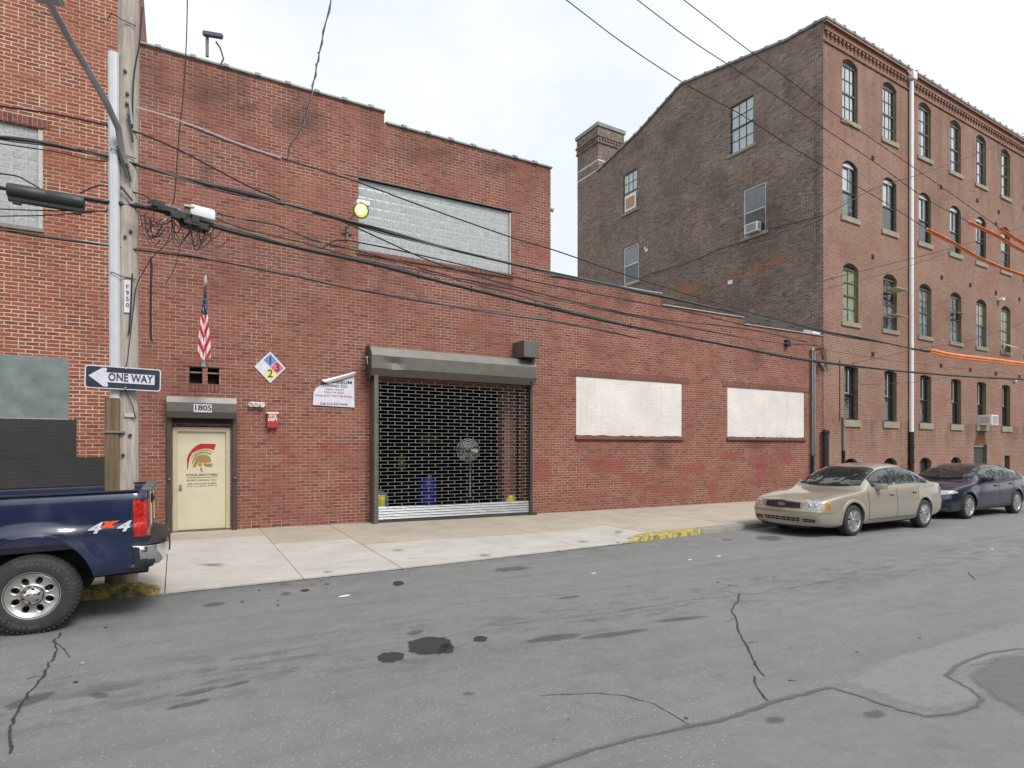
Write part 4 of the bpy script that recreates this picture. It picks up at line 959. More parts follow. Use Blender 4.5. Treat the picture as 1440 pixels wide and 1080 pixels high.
# ------------------------------------------------------------------ tall factory building
C0 = Vector((20.952, D, 0)); GA = R(1.44)
FD = Vector((math.cos(GA), math.sin(GA), 0)); FN = Vector((-FD.y, FD.x, 0))       # along the facade / into the building
def onfac(px, py, off=0.):
    r = ray(px, py); o_ = C0-FN*off; t = (o_.x*FN.x+o_.y*FN.y)/(r.x*FN.x+r.y*FN.y); p = Vector((r.x*t, r.y*t, EYE+r.z*t)); return (p-C0).dot(FD), p.z
def FP(s, z, d=0.): return Vector((C0.x, C0.y, 0))+FD*s+FN*d+Vector((0, 0, z))
def GPt(s, z, d=0.): return Vector((C0.x, C0.y, 0))+FN*s+FD*d+Vector((0, 0, z))
fb_ = thing('factory_building', (C0.x, C0.y, 0), 'tall four storey brick factory with arched windows and gabled side wall', 'building')
WS = [1.73, 4.55, 7.38, 10.12, 12.65, 15.3, 18.0, 20.7, 23.4]
FL = 26.
ops = []
for i, s in enumerate(WS):
    ops.append(dict(s0=s-.52, s1=s+.52, z0=14.45, z1=16.63, rise=.2, d=.16, f=4, i=i))
    ops.append(dict(s0=s-.52, s1=s+.52, z0=10.76, z1=12.72, rise=.22, d=.16, f=3, i=i))
    ops.append(dict(s0=s-.52+.04, s1=s+.52+.04, z0=6.72, z1=8.8, rise=.2, d=.16, f=2, i=i))
    ops.append(dict(s0=s-.47+.07, s1=s+.47+.07, z0=2.96, z1=4.98, rise=.06, d=.22, f=1, i=i))
    if i == 4: ops.append(dict(s0=s-.75, s1=s+.62, z0=-.3, z1=2.05, d=.25, f=0, i=i))
    elif i == 5: ops.append(dict(s0=s-.1, s1=s+.5, z0=-.3, z1=1.5, d=.25, f=0, i=i))
    else: ops.append(dict(s0=s-.5+.07, s1=s+.48+.07, z0=.35, z1=1.28, rise=.2, d=.25, f=0, i=i))
mb = MB(); wallgrid(mb, C0, FD, FN, 0, FL, -1., [(FL+1, 17.72)], ops, M['brick_tall'], rev=plain('olive_jamb', (.17,.14,.095), .8, var=.3))
mb.build('facade_wall', fb_, fix=False)
# gable side wall
GO = [dict(s0=3.02, s1=4.2, z0=14.48, z1=16.55), dict(s0=10.02, s1=11.11, z0=14.24, z1=16.3), dict(s0=2.44, s1=3.54, z0=10.7, z1=12.73), dict(s0=9.91, s1=11.06, z0=10.47, z1=12.44)]
for o_ in GO: o_['d'] = .12
mb = MB(); wallgrid(mb, C0, FN, FD, 0, 15.1, -1., [(16, 16.8)], GO, M['brick_gable'])
RL = [(0, 17.72), (1.5, 17.83), (5.24, 18.6), (7.0, 18.97), (9.86, 18.05), (13.2, 17.35), (15.1, 16.95)]
mb.mesh([GPt(s, z) for s, z in RL]+[GPt(s, 16.8) for s, z in RL], [(i, i+1, len(RL)+i+1, len(RL)+i) for i in range(len(RL)-1)], M['brick_gable'])
mb.build('gable_wall', fb_, fix=False)
mb = MB(); mb.mesh([GPt(s, z-.03, d) for s, z in RL for d in (.02, FL)], [(2*i, 2*i+1, 2*i+3, 2*i+2) for i in range(len(RL)-1)], roofm)
mb.poly([GPt(15.1, -1), GPt(15.1, -1, FL), GPt(15.1, 16.95, FL), GPt(15.1, 16.95)], M['brick_tall'])
mb.poly([GPt(0, -1, FL), GPt(15.1, -1, FL), GPt(15.1, 16.9, FL), GPt(0, 17.7, FL)], M['brick_tall']); mb.build('roof', fb_, fix=False)
mb = MB()
for (s, z), (s2, z2) in zip(RL[:6], RL[1:6]+[RL[6]]):
    L = math.hypot(s2-s, z2-z); dv = (GPt(s2, z2)-GPt(s, z)).normalized(); up = dv.cross(FD); up = up if up.z > 0 else -up
    c = (GPt(s, z)+GPt(s2, z2))/2
    if s > 13: continue
    mb.obox(c+FD*.12+up*.045, dv*(L/2+.02), FD*.2, up*.045, M['coping'])
    k = .3
    while k < L: mb.obox(GPt(s, z)+dv*k+FD*.12+up*.06, dv*.06, FD*.22, up*.055, M['coping']); k += .62
mb.build('gable_coping', fb_)
mb = MB(); bt = M['brick_tall']
def fbox(s0, s1, z0, z1, out, mat, inn=.0): 
    c = FP((s0+s1)/2, (z0+z1)/2, (inn-out)/2); mb.obox(c, FD*(s1-s0)/2, FN*(out+inn)/2, Vector((0, 0, (z1-z0)/2)), mat)
fbox(0, FL, 16.96, 17.02, .05, bt); fbox(0, FL, 17.36, 17.42, .1, bt); fbox(0, FL, 17.42, 17.62, .06, M['soldier']); fbox(-.03, FL, 17.62, 17.7, .14, bt)
s = .12
while s < FL: fbox(s, s+.13, 17.26, 17.36, .08, bt); fbox(s+.045, s+.1, 17.18, 17.26, .05, bt); s += .26
mb.build('corbelled_cornice', fb_)
mb = MB(); fbox(-.05, FL, 17.72, 17.8, .16, M['coping'], .25); s = .4
while s < FL: fbox(s, s+.12, 17.72, 17.86, .17, M['coping'], .26); s += .66
mb.build('parapet_coping', fb_)
def window(parent, P, o_, kind, name='window', label=None):
    """sash window: frame, rails and bars as one part; glass, backing and sill as sub-parts"""
    a, b, c, d = o_['s0'], o_['s1'], o_['z0'], o_['z1']; rise = o_.get('rise', 0); dp = kind.get('dp', o_.get('d', .12)-.07); fm = M[kind['frame']]; fw = kind.get('fw', .05)
    mb = MB()
    def bar(s0, s1, z0, z1, d0=dp, d1=dp+.05, mat=fm):
        q = [P(s0, z0, d0), P(s1, z0, d0), P(s1, z1, d0), P(s0, z1, d0)]; e = P(s0, z0, d1)-P(s0, z0, d0); mb.prism(q, e, mat)
    bar(a+.001, a+fw, c, d); bar(b-fw, b-.001, c, d); bar(a+fw, b-fw, c, c+fw); bar(a+fw, b-fw, d-fw, d)
    m = (c+d)/2+kind.get('mid', 0); bar(a+fw, b-fw, m-.03, m+.03)
    co, ro = kind.get('cols', 1), kind.get('rows', 1)
    for lo, hi in ((c+fw, m-.03), (m+.03, d-fw)):
        for k in range(1, co): x = a+fw+(b-a-2*fw)*k/co; bar(x-.011, x+.011, lo, hi, dp+.015, dp+.04)
        for k in range(1, ro): z = lo+(hi-lo)*k/ro; bar(a+fw, b-fw, z-.011, z+.011, dp+.015, dp+.04)
    if kind.get('screen'):
        x = a+(b-a)*.55; bar(x-.02, x+.02, m, d-fw, dp-.01, dp+.01, M['frame_w']); bar(a+fw, x, m+.03, m+.06, dp-.01, dp+.01, M['frame_w'])
    if rise:
        w = (b-a)/2; Rr = (w*w+rise*rise)/(2*rise); cz = d+rise-Rr
        arc = [(a+w-w+2*w*i/10, cz+math.sqrt(max(0, Rr*Rr-(-w+2*w*i/10)**2))) for i in range(11)]
        mb.poly([P(x, z-.003, dp+.01) for x, z in arc], M[kind.get('head', 'frame_dk')])
        mb.prism([P(x, z-.002, dp-.02) for x, z in arc]+[P(a+w+(x-a-w)*.86, d+(z-d)*.7, dp-.02) for x, z in arc[::-1]], P(0, 0, .03)-P(0, 0, 0), fm)
    wf = mb.build(name, parent, label=label)
    mb = MB(); mb.poly([P(a+fw*.8, c+fw*.8, dp+.03), P(b-fw*.8, c+fw*.8, dp+.03), P(b-fw*.8, d-fw*.8, dp+.03), P(a+fw*.8, d-fw*.8, dp+.03)], M['glass']); mb.build('pane', wf, fix=False)
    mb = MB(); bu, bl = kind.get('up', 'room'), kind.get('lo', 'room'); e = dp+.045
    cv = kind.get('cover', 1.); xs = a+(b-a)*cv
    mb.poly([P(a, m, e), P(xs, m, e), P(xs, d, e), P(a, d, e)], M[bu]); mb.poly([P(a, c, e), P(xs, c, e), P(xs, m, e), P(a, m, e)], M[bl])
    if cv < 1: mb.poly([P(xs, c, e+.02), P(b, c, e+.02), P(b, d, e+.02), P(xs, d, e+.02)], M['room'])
    mb.build(kind.get('bk', 'window_backing'), wf, fix=False)  # dark parts of this sheet stand in for the unlit room
    if kind.get('sill'):
        mb = MB(); sh_ = kind['sill']; q = [P(a-.12, c-sh_, -.06), P(b+.12, c-sh_, -.06), P(b+.12, c-.002, -.06), P(a-.12, c-.002, -.06)]; mb.prism(q, P(0, 0, dp-.002)-P(0, 0, -.06), M['stone']); mb.build('sill', wf)
    return wf
PF = FP
F4 = dict(frame='frame_br', head='frame_dk', cols=3, rows=2, up='curtain', lo='curtain', cover=.78, sill=.17, bk='curtain')
F3 = dict(frame='frame_dk', head='sign_w', cols=1, rows=1, up='curtain', lo='room', cover=.5, sill=.2, screen=True, fw=.06)
F2 = dict(frame='frame_br', head='blackm', cols=2, rows=2, up='boardp', lo='boardp', sill=.17, bk='board')
F2b = dict(F2, up='dusty', lo='dusty'); F2c = dict(F2, up='boardp', lo='dusty'); F2d = dict(F2, up='room', lo='dusty')
F1 = dict(frame='frame_dk', head='blackm', cols=1, rows=1, up='dusty', lo='room', cover=.45, sill=.26, screen=True, fw=.07)
F0 = dict(frame='blackm', head='blackm', cols=1, rows=1, up='room', lo='room', dp=.16)
ordn = ['nearest the corner', 'second from the corner', 'third from the corner', 'fourth from the corner', 'fifth from the corner', 'sixth from the corner', 'seventh from the corner', 'eighth from the corner', 'ninth from the corner']
for o_ in ops:
    f, i = o_['f'], o_['i']
    k = {4: F4, 3: F3, 2: (F2, F2d, F2b, F2d, F2c, F2, F2b, F2, F2c)[i], 1: F1, 0: F0}[f]
    if f == 3 and i == 5: k = dict(F3, up='boardp', lo='boardp', frame='frame_br', head='frame_dk', screen=False, rows=2, cover=.8)
    if f == 3: k = dict(k, cover=(.55, .5, .45, .4, .4, .8, .5, .5, .5)[i], lo='room' if i else 'dusty')
    if f == 4: k = dict(k, cover=(.85, .8, .7, .72, .75, .7, .8, .8, .8)[i])
    if f == 0 and i in (4, 5): 
        mb = MB(); a, b = o_['s0'], o_['s1']; mb.prism([FP(a, -.3, .15), FP(b, -.3, .15), FP(b, o_['z1'], .15), FP(a, o_['z1'], .15)], FN*.04, plain('old_grey_door', (.05,.055,.05), .8) if i == 4 else M['blackm'])
        dd = mb.build('door', fb_)
        mb = MB(); mb.prism([FP(a, o_['z1']-.12, .08), FP(b, o_['z1']-.12, .08), FP(b, o_['z1']-.03, .08), FP(a, o_['z1']-.03, .08)], FN*.08, M['galv'] if i == 4 else M['blackm']); mb.build('transom', dd)
        continue
    w = window(fb_, PF, o_, k)
    if f == 2 and i in (1, 3, 5):
        mb = MB(); a, b = o_['s0']+.06, o_['s1']-.06
        for (zz_, L, tl) in ({1: ((8.3, .5, .05), (7.3, .5, -.12)), 3: ((8.1, .45, -.3),), 5: ((7.1, .45, -.5),)}[i]):
            p0_, p1_ = FP(a, zz_, .03), FP(b, zz_, .03); dv = -FN*math.cos(tl)*L+Vector((0, 0, math.sin(tl)*L)); nn_ = FD.cross(dv).normalized()*.025
            mb.prism([p0_, p1_, p1_+dv, p0_+dv], nn_, M['boardp'])
        mb.build('open_vent_sash', w)
# painted-on dark stop under one air conditioner, anchor plates, pipes
mb = MB()
for px, py in ((1227,222),(1323,263),(1374,282),(1404,298),(1400,315),(1227,361),(1324,390),(1364,401),(1400,412),(1433,421),(1227,498),(1323,514),(1364,520),(1400,525),(1433,530)):
    s, z = onfac(px, py)
    for q in range(2):
        t = PI/4+q*PI/2; dv = FD*math.cos(t)+Vector((0, 0, math.sin(t))); n_ = FD*-math.sin(t)+Vector((0, 0, math.cos(t))); mb.obox(FP(s, z, -.02), dv*.11, FN*.012, n_*.032, M['rustm'] if 'rustm' in M else M.setdefault('rustm', plain('rusted_iron', (.09,.035,.025), .8)))
    mb.obox(FP(s, z, -.035), FD*.04, FN*.02, Vector((0, 0, .04)), M['rustm'])
mb.build('anchor_plate', fb_)
mb = MB(); s = 6.05; mb.tube([FP(s, 17.3, -.1), FP(s, 2.55, -.1)], .085, M['white'], 12); mb.obox(FP(s, 17.5, -.14), FD*.16, FN*.12, Vector((0, 0, .16)), M['white'], .02); mb.tube([FP(s-.1, 17.5, -.15), FP(s-.35, 17.62, -.12)], .03, M['white'], 6); dp_ = mb.build('downpipe', fb_, smooth=True)
mb = MB(); mb.tube([FP(s, 2.56, -.1), FP(s, -.3, -.1)], .1, M['black'], 12); mb.lathe([(.1, 0), (.125, .01), (.125, .09), (.1, .1)], FP(s, 1.9, -.1), (0, 0, 1), M['black'], 12); mb.lathe([(.1, 0), (.125, .01), (.125, .09), (.1, .1)], FP(s, 1.3, -.1), (0, 0, 1), M['black'], 12); mb.build('pipe_boot', dp_, smooth=True)
mb = MB(); mb.tube([FP(1.2, 3.05, -.06), FP(1.2, 1.75, -.06)], .05, M['galv'], 10); mb.tube([FP(1.2, 1.78, -.06), FP(1.2, -.2, -.06)], .055, M['black'], 10); mb.tube([FP(1.02, 5.2, -.012), FP(1.02, 2.9, -.012)], .02, M['rustm'], 6); mb.build('wall_conduit', fb_, smooth=True)
mb = MB(); s, z = onfac(1409, 421, .15); mb.obox(FP(s, z, -.12), FD*.14, FN*.12, Vector((0, 0, .06)), M['white'], .03); mb.build('wall_lamp', fb_)
mb = MB(); s, z = onfac(1429, 535, .1); mb.obox(FP(s, z, -.06), FD*.1, FN*.06, Vector((0, 0, .05)), M['white'], .02); mb.build('wall_lamp', fb_)
G1 = dict(frame='frame_br', cols=3, rows=2, up='dusty', lo='dusty', sill=.12, fw=.05, dp=.04, mid=0)
PG = GPt
wl = plain('painted_sky_film', (.66,.7,.72), .5); M['film'] = wl  # pale backing that paints mirrored sky into the gable panes
window(fb_, PG, GO[0], dict(G1, up='film', lo='film', frame='frame_dk')); wB = window(fb_, PG, GO[1], dict(G1, up='film', lo='sign_w', rows=2))
mb = MB(); a, b = GO[1]['s0'], GO[1]['s1']; mb.prism([GPt(a+.25, 14.45, .02), GPt(b-.2, 14.45, .02), GPt(b-.2, 15.0, .02), GPt(a+.25, 15.0, .02)], FD*.012, M['wood_ply']); mb.prism([GPt(a+.12, 14.33, .033), GPt(b-.1, 14.33, .033), GPt(b-.1, 15.15, .033), GPt(a+.12, 15.15, .033)], FD*.01, M['white']); mb.build('plywood_patch', wB)
window(fb_, PG, GO[2], dict(G1, frame='sign_w', cols=1, rows=1, up='dusty', lo='room', fw=.07)); window(fb_, PG, GO[3], dict(G1, frame='sign_w', cols=1, rows=1, up='dusty', lo='room', fw=.07))
# wear on the gable
mb = MB()
def gp(px, py, off=.006):
    r = ray(px, py); o_ = C0-FD*off; t = (o_.x*FD.x+o_.y*FD.y)/(r.x*FD.x+r.y*FD.y); return Vector((r.x*t, r.y*t, EYE+r.z*t))
def gblob(pts, mat, fi=.35): m_ = MB(); P_ = [gp(*p) for p in pts]; blob(m_, smooth_pts(P_+P_[:1], 3)[:-1], M[mat], .85 if mat == 'soot' else .55); m_.build('weathering', fb_, fix=False)
gblob([(1040,388),(1060,372),(1090,362),(1110,352),(1125,350),(1122,360),(1090,374),(1060,390),(1045,396)], 'orangep'); gblob([(940,412),(955,398),(975,392),(992,398),(990,412),(965,422),(945,422)], 'orangep'); gblob([(1010,395),(1035,375),(1050,378),(1040,392),(1015,404)], 'orangep'); gblob([(880,200),(910,180),(925,195),(905,215),(885,222)], 'soot', .2)
gblob([(1000,110),(1060,85),(1080,78),(1084,90),(1060,104),(1010,124)], 'soot', .3); gblob([(1140,80),(1157,70),(1157,440),(1140,440)], 'soot', .3); gblob([(1095,80),(1120,70),(1118,150),(1098,160)], 'soot'); gblob([(920,190),(960,150),(980,165),(950,210),(925,225)], 'soot'); gblob([(1000,330),(1040,240),(1100,220),(1150,200),(1150,330),(1080,400),(1030,420)], 'soot', .2)
gblob([(840,220),(868,205),(872,215),(845,240)], 'soot')
mb = MB()
for px, py, w in ((909,352,3.2), (1027,397,4), (907,349,2)):
    p = gp(px, py, .03); mb.obox(p, FN*.03*w, FD*.02, Vector((0, 0, .022*w)), M['white'], .01)
mb.build('mortar_blot', fb_)
mb = MB(); pts = [gp(a, b, .03) for a, b in ((896,396),(910,386),(945,376),(985,362),(1010,350),(1045,340),(1080,322),(1120,312),(1157,302))]; mb.tube(pts, .014, M['cable_g'], 5, False); mb.build('surface_cable', fb_)
mb = MB(); pts = [gp(a, b, .02) for a, b in ((1000,210),(1020,196),(1032,187))]; mb.tube(pts, .01, M['coping_w'], 4, False); pts = [gp(a, b, .02) for a, b in ((1128,318),(1146,312),(1146,340))]; mb.tube(pts, .01, M['coping_w'], 4, False); mb.build('ghost_line', fb_)
# chimney
chs0, chs1, cht = 13.19, 15.1, 20.05; cw = 1.85
mb = MB(); bg = M['brick_gable']
def cbox(z0, z1, g, mat=bg, proud=.0): mb.obox(GPt((chs0+chs1)/2, (z0+z1)/2, cw/2-.0), FN*((chs1-chs0)/2+g), FD*(cw/2+g), Vector((0, 0, (z1-z0)/2)), mat)
cbox(16.5, 19.0, .003); cbox(19.0, 19.1, .07); cbox(19.1, 19.34, .04); cbox(19.34, 19.46, .09); cbox(19.46, 19.9, .03)
for k in range(9):
    for q in range(2):
        s = chs0+.1+k*.205; e = cw*(k+.5)/9
        c = GPt(s, 19.22, -.05) if q == 0 else GPt(chs0-.05, 19.22, e)
        mb.obox(c, FN*.05, FD*.05, Vector((0, 0, .07)), bg)
ch = mb.build('chimney', fb_)
mb = MB(); cbox(19.9, 20.1, .1, M['coping']); mb.build('chimney_cap', ch)
mb = MB(); cbox(18.0, 18.05, .008, M['white']); cbox(17.45, 17.5, .008, M['white']); mb.build('white_line', ch)
# air conditioners
def ac(c, dx, dn, w, d_, h, label, name='air_conditioner'):
    t = thing(name, c, label, 'air conditioner'); mb = MB(); mb.obox(c+dn*d_/2+Vector((0, 0, h/2)), dx*w/2, dn*d_/2, Vector((0, 0, h/2)), M['white'], .015); mb.build('casing', t)
    mb = MB()
    for k in range(9): mb.obox(c+dn*(d_+.004)+Vector((0, 0, h*(.14+.09*k))), dx*w*.4, dn*.004, Vector((0, 0, .008)), M['cable_g'])
    for s_ in (-1, 1):
        for k in range(7): mb.obox(c+dx*s_*(w/2+.003)+dn*d_*.55+Vector((0, 0, h*(.2+.1*k))), dx*.003, dn*d_*.32, Vector((0, 0, .007)), M['cable_g'])
    mb.build('louvre', t)
ac(GPt((GO[2]['s0']+GO[2]['s1'])/2, 10.76, .03), FN, -FD, .62, .26, .38, 'white air conditioner in a gable wall window of the factory')
ac(FP(WS[4]+.1, 2.98, .1), FD, -FN, .7, .62, .46, 'white air conditioner projecting from a ground floor window above the navy car')
mb = MB(); s0, z0 = WS[4]+.0, 2.7; blob(mb, [FP(s0-.35, 2.75, -.006), FP(s0+.45, 2.75, -.006), FP(s0+.6, 2.05, -.006), FP(s0-.7, 2.05, -.006), FP(s0-.6, 2.3, -.006)], M['rust'], .2); mb.build('rust_stain', fb_, fix=False)

# ------------------------------------------------------------------ utility pole and its fittings
PY = 9.2
pc = onY(179.5, 600, PY); PX = pc.x; zk = zs(PX, PY)
up = thing('utility_pole', (PX, PY, zk), 'weathered wooden utility pole with white riser behind the blue pickup', 'pole')
mb = MB(); rnd = random.Random(3)
rows = []
for k in range(40):
    z = zk-.2+(12.2)*k/39; r = .138-.0025*z+.003*math.sin(z*2.1)
    rows.append([(PX+.012*z*.3-.02+math.cos(a)*r*(1+.03*math.sin(3*a+z)), PY+math.sin(a)*r*(1+.03*math.cos(2*a+z*.7)), z) for a in [2*PI*i/20 for i in range(20)]])
mb.grid(rows, M['wood'], closed=True); mb.poly(rows[-1], M['wood']); mb.build('shaft', up, smooth=60, fix=False)
x0 = onY(155, 300, PY).x; x1 = onY(168, 300, PY).x; zt_, zb_ = onY(160, 80, PY).z, onY(160, 564, PY).z; xm = (x0+x1)/2; hr = (x1-x0)/2
def ushape(mb, xa, xb, y0, y1, za, zb2, mat, sh=0.):
    pr = [(xa, y1), (xa, y0+.03), (xa+.02, y0+.008), ((xa+xb)/2, y0), (xb-.02, y0+.008), (xb, y0+.03), (xb, y1)]
    mb.grid([[(x+sh*(z-za), y, z) for x, y in pr] for z in [za+(zb2-za)*k/12 for k in range(13)]], mat)
    mb.poly([(x, y, za) for x, y in pr], mat); mb.poly([(x+sh*(zb2-za), y, zb2) for x, y in pr], mat)
mb = MB(); ushape(mb, x0, x1+.02, PY-.14, PY+.06, zb_, zt_, M['whiteR'], -.004); rs = mb.build('riser', up)
mb = MB()
for z in (5.6, 4.05, 2.62, 7.3): mb.tube([(x0-.02, PY-.05, z), (xm-.02, PY-.165, z+.02), (x1+.03, PY-.155, z-.02), (PX+.1, PY-.12, z-.03)], .006, M['black'], 5)
mb.build('riser_strap', up)
a0, a1 = onY(148.5, 640, PY).x, onY(169.5, 640, PY).x
mb = MB(); ushape(mb, a0, a1, PY-.15, PY+.08, zk-.1, zb_+.03, M['wood_brown'], .0); mb.box(a0-.01, a1+.06, PY-.165, PY+.05, 2.05, 2.075, M['galv']); mb.build('riser_guard', up)
mb = MB(); p, q_ = onY(174.3, 393.5, PY-.15), onY(184, 440, PY-.15); mb.box(p.x, q_.x, PY-.15, PY-.143, q_.z, p.z, M['sign_w']); tg = mb.build('pole_tag', up)
mb = MB(); n = 4
for k, chx in enumerate('F950'): mb.text(chx, .075, ((p.x+q_.x)/2, PY-.152, p.z-.085-.078*k), (1, 0, 0), (0, 0, 1), M['ink'], bold=.001, thick=.0006)
mb.build('lettering', tg, fix=False)
mb = MB(); e0 = onY(173, 222, PY-.13); pts = [Vector((PX, PY-.1, e0.z-.1)), e0, onY(166, 180, PY-.25), onY(150, 145, 8.7), onY(126, 103, 8.35), onY(100, 60, 7.95), onY(78, 20, 7.5), onY(60, -14, 7.1)]
mb.tube(pts, .038, M['galv'], 10); mb.build('light_arm', up, smooth=True)
mb = MB(); hd = pts[-1]; mb.obox(hd+(pts[-1]-pts[-2]).normalized()*.3-Vector((0, 0, .03)), Vector((-.1, -.28, .02)), Vector((.12, -.04, 0)), Vector((0, 0, .06)), M['galv'], .03); mb.build('lamp_head', up)
mb = MB()
for a, b, c, d in ((165,206,178,250), (168,215,172,232), (178,230,184,255), (180,160,187,200), (170,262,186,282), (182,140,186,175)):
    p, q_ = onY(a, b, PY-.17), onY(c, d, PY-.17); mb.tube([p, q_], .014, M['frame_dk' if b > 150 else 'galv'], 6)
for a, b in ((176,100), (179,132), (178,146), (184,325), (176,333), (183,612), (173,640)): p = onY(a, b, PY-.135); mb.lathe([(0, -.02), (.02, -.018), (.02, .02)], p, (0, 1, 0), M['frame_dk'], 8)
mb.box(*[onY(176, 586, PY).x, onY(192, 586, PY).x], PY-.15, PY-.1, onY(180, 587, PY).z, onY(180, 582, PY).z, M['frame_w']); mb.build('pole_hardware', up, fix=False)
# one way sign
sy = PY-.2; c = onY(174, 532, sy); W2, H2 = .405, .142
t = thing('one_way_sign', (c.x, sy, c.z), 'black and white ONE WAY arrow sign fixed across the utility pole', 'sign')
tl = R(-1.0)
def SP(u, v, d=0.): return Vector((c.x+u*math.cos(tl)-v*math.sin(tl)*1, sy-d+.025*abs(u)**2, c.z+u*math.sin(tl)+v*math.cos(tl)))
def rrect(w, h, r, d, n=5):
    out = []
    for cx, cy, a in ((w-r, h-r, 0), (-w+r, h-r, PI/2), (-w+r, -h+r, PI), (w-r, -h+r, 3*PI/2)):
        for k in range(n+1): out.append((cx+r*math.cos(a+PI/2*k/n), cy+r*math.sin(a+PI/2*k/n)))
    return [SP(u, v, d) for u, v in out]
mb = MB(); mb.prism(rrect(W2, H2, .035, .0), (0, .004, 0), M['sign_w']); mb.prism([p+Vector((0, 0, 0)) for p in rrect(W2-.013, H2-.013, .028, .0025)], (0, .002, 0), M['navy_sign']); mb.build('plate', t, fix=False)
mb = MB(); ar = [(u*.87, v) for u, v in [(-.42, .01), (-.26, .115), (-.215, .118), (-.2, .1), (-.215, .062), (.385, .062), (.385, -.062), (-.2, -.062), (-.185, -.1), (-.2, -.118), (-.245, -.115)]]
mb.prism([SP(u, v, .0055) for u, v in ar], (0, .002, 0), M['sign_w']); mb.text('ONE WAY', .135, SP(.075, .002, .0085), (math.cos(tl), 0, math.sin(tl)), (-math.sin(tl), 0, math.cos(tl)), M['navy_sign'], bold=.0022, sp=1.05, thick=.0008, sx=.73)
mb.build('arrow', t, fix=False)
mb = MB(); mb.box(c.x-.02, c.x+.06, sy+.03, PY-.08, c.z-.1, c.z+.1, M['galv']); mb.lathe([(0, -.01), (.012, -.008), (.012, .0)], SP(.02, .122, .004), (0, 1, 0), M['galv'], 8); mb.lathe([(0, -.01), (.012, -.008), (.012, .0)], SP(.02, -.118, .004), (0, 1, 0), M['galv'], 8); mb.build('mounting', t, fix=False)

# ------------------------------------------------------------------ overhead lines
def cable(name, label, px, r, mat='cable', Y=PY-.1, cat='cable', extra=None, n=6):
    """each line hangs in (or runs between) upright planes; px gives its course"""
    pts = smooth_pts([onY(a, b, (q[0] if q else Y)) for a, b, *q in px]); mb = MB(); mb.tube(pts, r, M[mat], n)
    if extra: extra(mb, pts)
    o = mb.build(name, smooth=True); return tag(o, label, cat, 'overhead lines along the street')
def bundle(off, r, every=None, mat='cable_g'):
    def f(mb, pts):
        for ph in off: mb.tube([p+Vector((0, .02*math.sin(ph+i*.7), ph*.013+.018*math.cos(i*.55+ph))) for i, p in enumerate(pts)], r, M[mat], 5)
        if every:
            for i in range(2, len(pts)-1, every): mb.tube([pts[i]-Vector((0, 0, .03)), pts[i]+Vector((0, 0, .045))], .012, M['cable'], 5)
    return f
cable('power_cable_bundle', 'uppermost thick black cable bundle running from the pole along the whole brick street front', [(-40,186),(0,193),(50,200),(105,210),(160,223),(190,231),(300,262),(400,286),(500,314),(600,342),(720,371),(860,402),(1000,432),(1157,466),(1250,483),(1300,493),(1440,513),(1560,524)], .021, extra=bundle((-1.4, 1.2), .011))
def barsA(mb, pts):
    bundle((1.9,), .012)(mb, pts)
    for i in range(30, 60, 3): mb.tube([pts[i]-Vector((0, 0, .045)), pts[i]+Vector((0, 0, .06))], .015, M['cable'], 6)
cable('telephone_cable', 'lowest thick black lashed cable sagging in front of the roller grille wall', [(118,279),(165,287),(200,291),(250,303),(330,327),(430,351),(527,372),(635,400),(780,435),(887,459),(1046,490),(1137,507),(1300,525),(1440,534),(1560,538)], .027, extra=barsA)
cable('telephone_cable', 'thick black cable entering the long splice case from the left edge', [(-40,260),(0,264),(14,267)], .022)
cable('drop_line', 'thin black line from high on the left dipping under the pole top toward the bundle', [(-40,138),(0,149),(75,160),(150,176),(195,187),(250,210),(300,236),(350,262),(395,281)], .012)
cable('drop_line', 'thin black line leaving the bundle and dropping below the glass block window', [(440,300),(480,311),(540,338),(600,365),(660,385),(720,402),(780,418),(850,434),(930,449),(1046,462),(1135,481)], .011)
cable('service_line', 'upper single black line crossing the glass block window to the tall building corner', [(395,222),(430,233),(500,255),(600,292),(720,334),(780,352),(900,393),(1050,438),(1160,465),(1240,480)], .011)
cable('sleeved_line', 'pale sleeved line running from the pole to the twisted vertical wire', [(192,151),(230,162),(280,180),(330,200),(395,222)], .009, 'cable_w', extra=lambda mb, pts: mb.tube([p-Vector((0, 0, .03)) for p in pts[8:]], .01, M['cable'], 5))
def twist(mb, pts): mb.tube([p+Vector((.02*math.cos(i*1.9), 0, .02*math.sin(i*1.9))) for i, p in enumerate(pts)], .009, M['cable_g'], 5)
cable('twisted_wire', 'twisted black wire rising steeply into the sky above the long brick wall', [(404,226),(408,205),(420,188),(430,160),(438,130),(446,90),(452,60),(470,-20)], .009, extra=twist)
cable('guy_wire', 'thin straight wire dropping steeply to the terminal cluster right of the pole', [(264,-20),(262,60),(258,130),(251,200),(246,270),(243,287)], .008)
cable('drop_line', 'lower thin cable crossing the pole above the pole tag', [(-40,318),(0,323),(70,335),(150,345),(190,351),(300,366),(400,386),(430,392),(500,407),(600,425),(700,441),(800,456),(900,476)], .0125, extra=bundle((.9,), .006))
cable('thin_line', 'hair thin line just under the thick bundle left of the pole', [(-40,196),(0,202),(75,213),(130,225),(200,233),(300,262),(400,289)], .007)
cable('thin_line', 'thin line across the left glass block window below the splice case', [(-40,293),(0,294),(60,296),(150,297)], .007)
cable('thin_line', 'thin rising line below the splice case at the left', [(-40,306),(0,304),(60,303),(120,299),(170,294)], .007)
cable('looped_wire', 'looping black wire arching over the splice case', [(-30,240),(0,244),(25,248),(40,256),(55,264)], .009)
cable('looped_wire', 'looping black wire arching from the splice case across the pole', [(112,272),(135,262),(150,262),(180,268),(205,276),(222,288),(235,296)], .009)
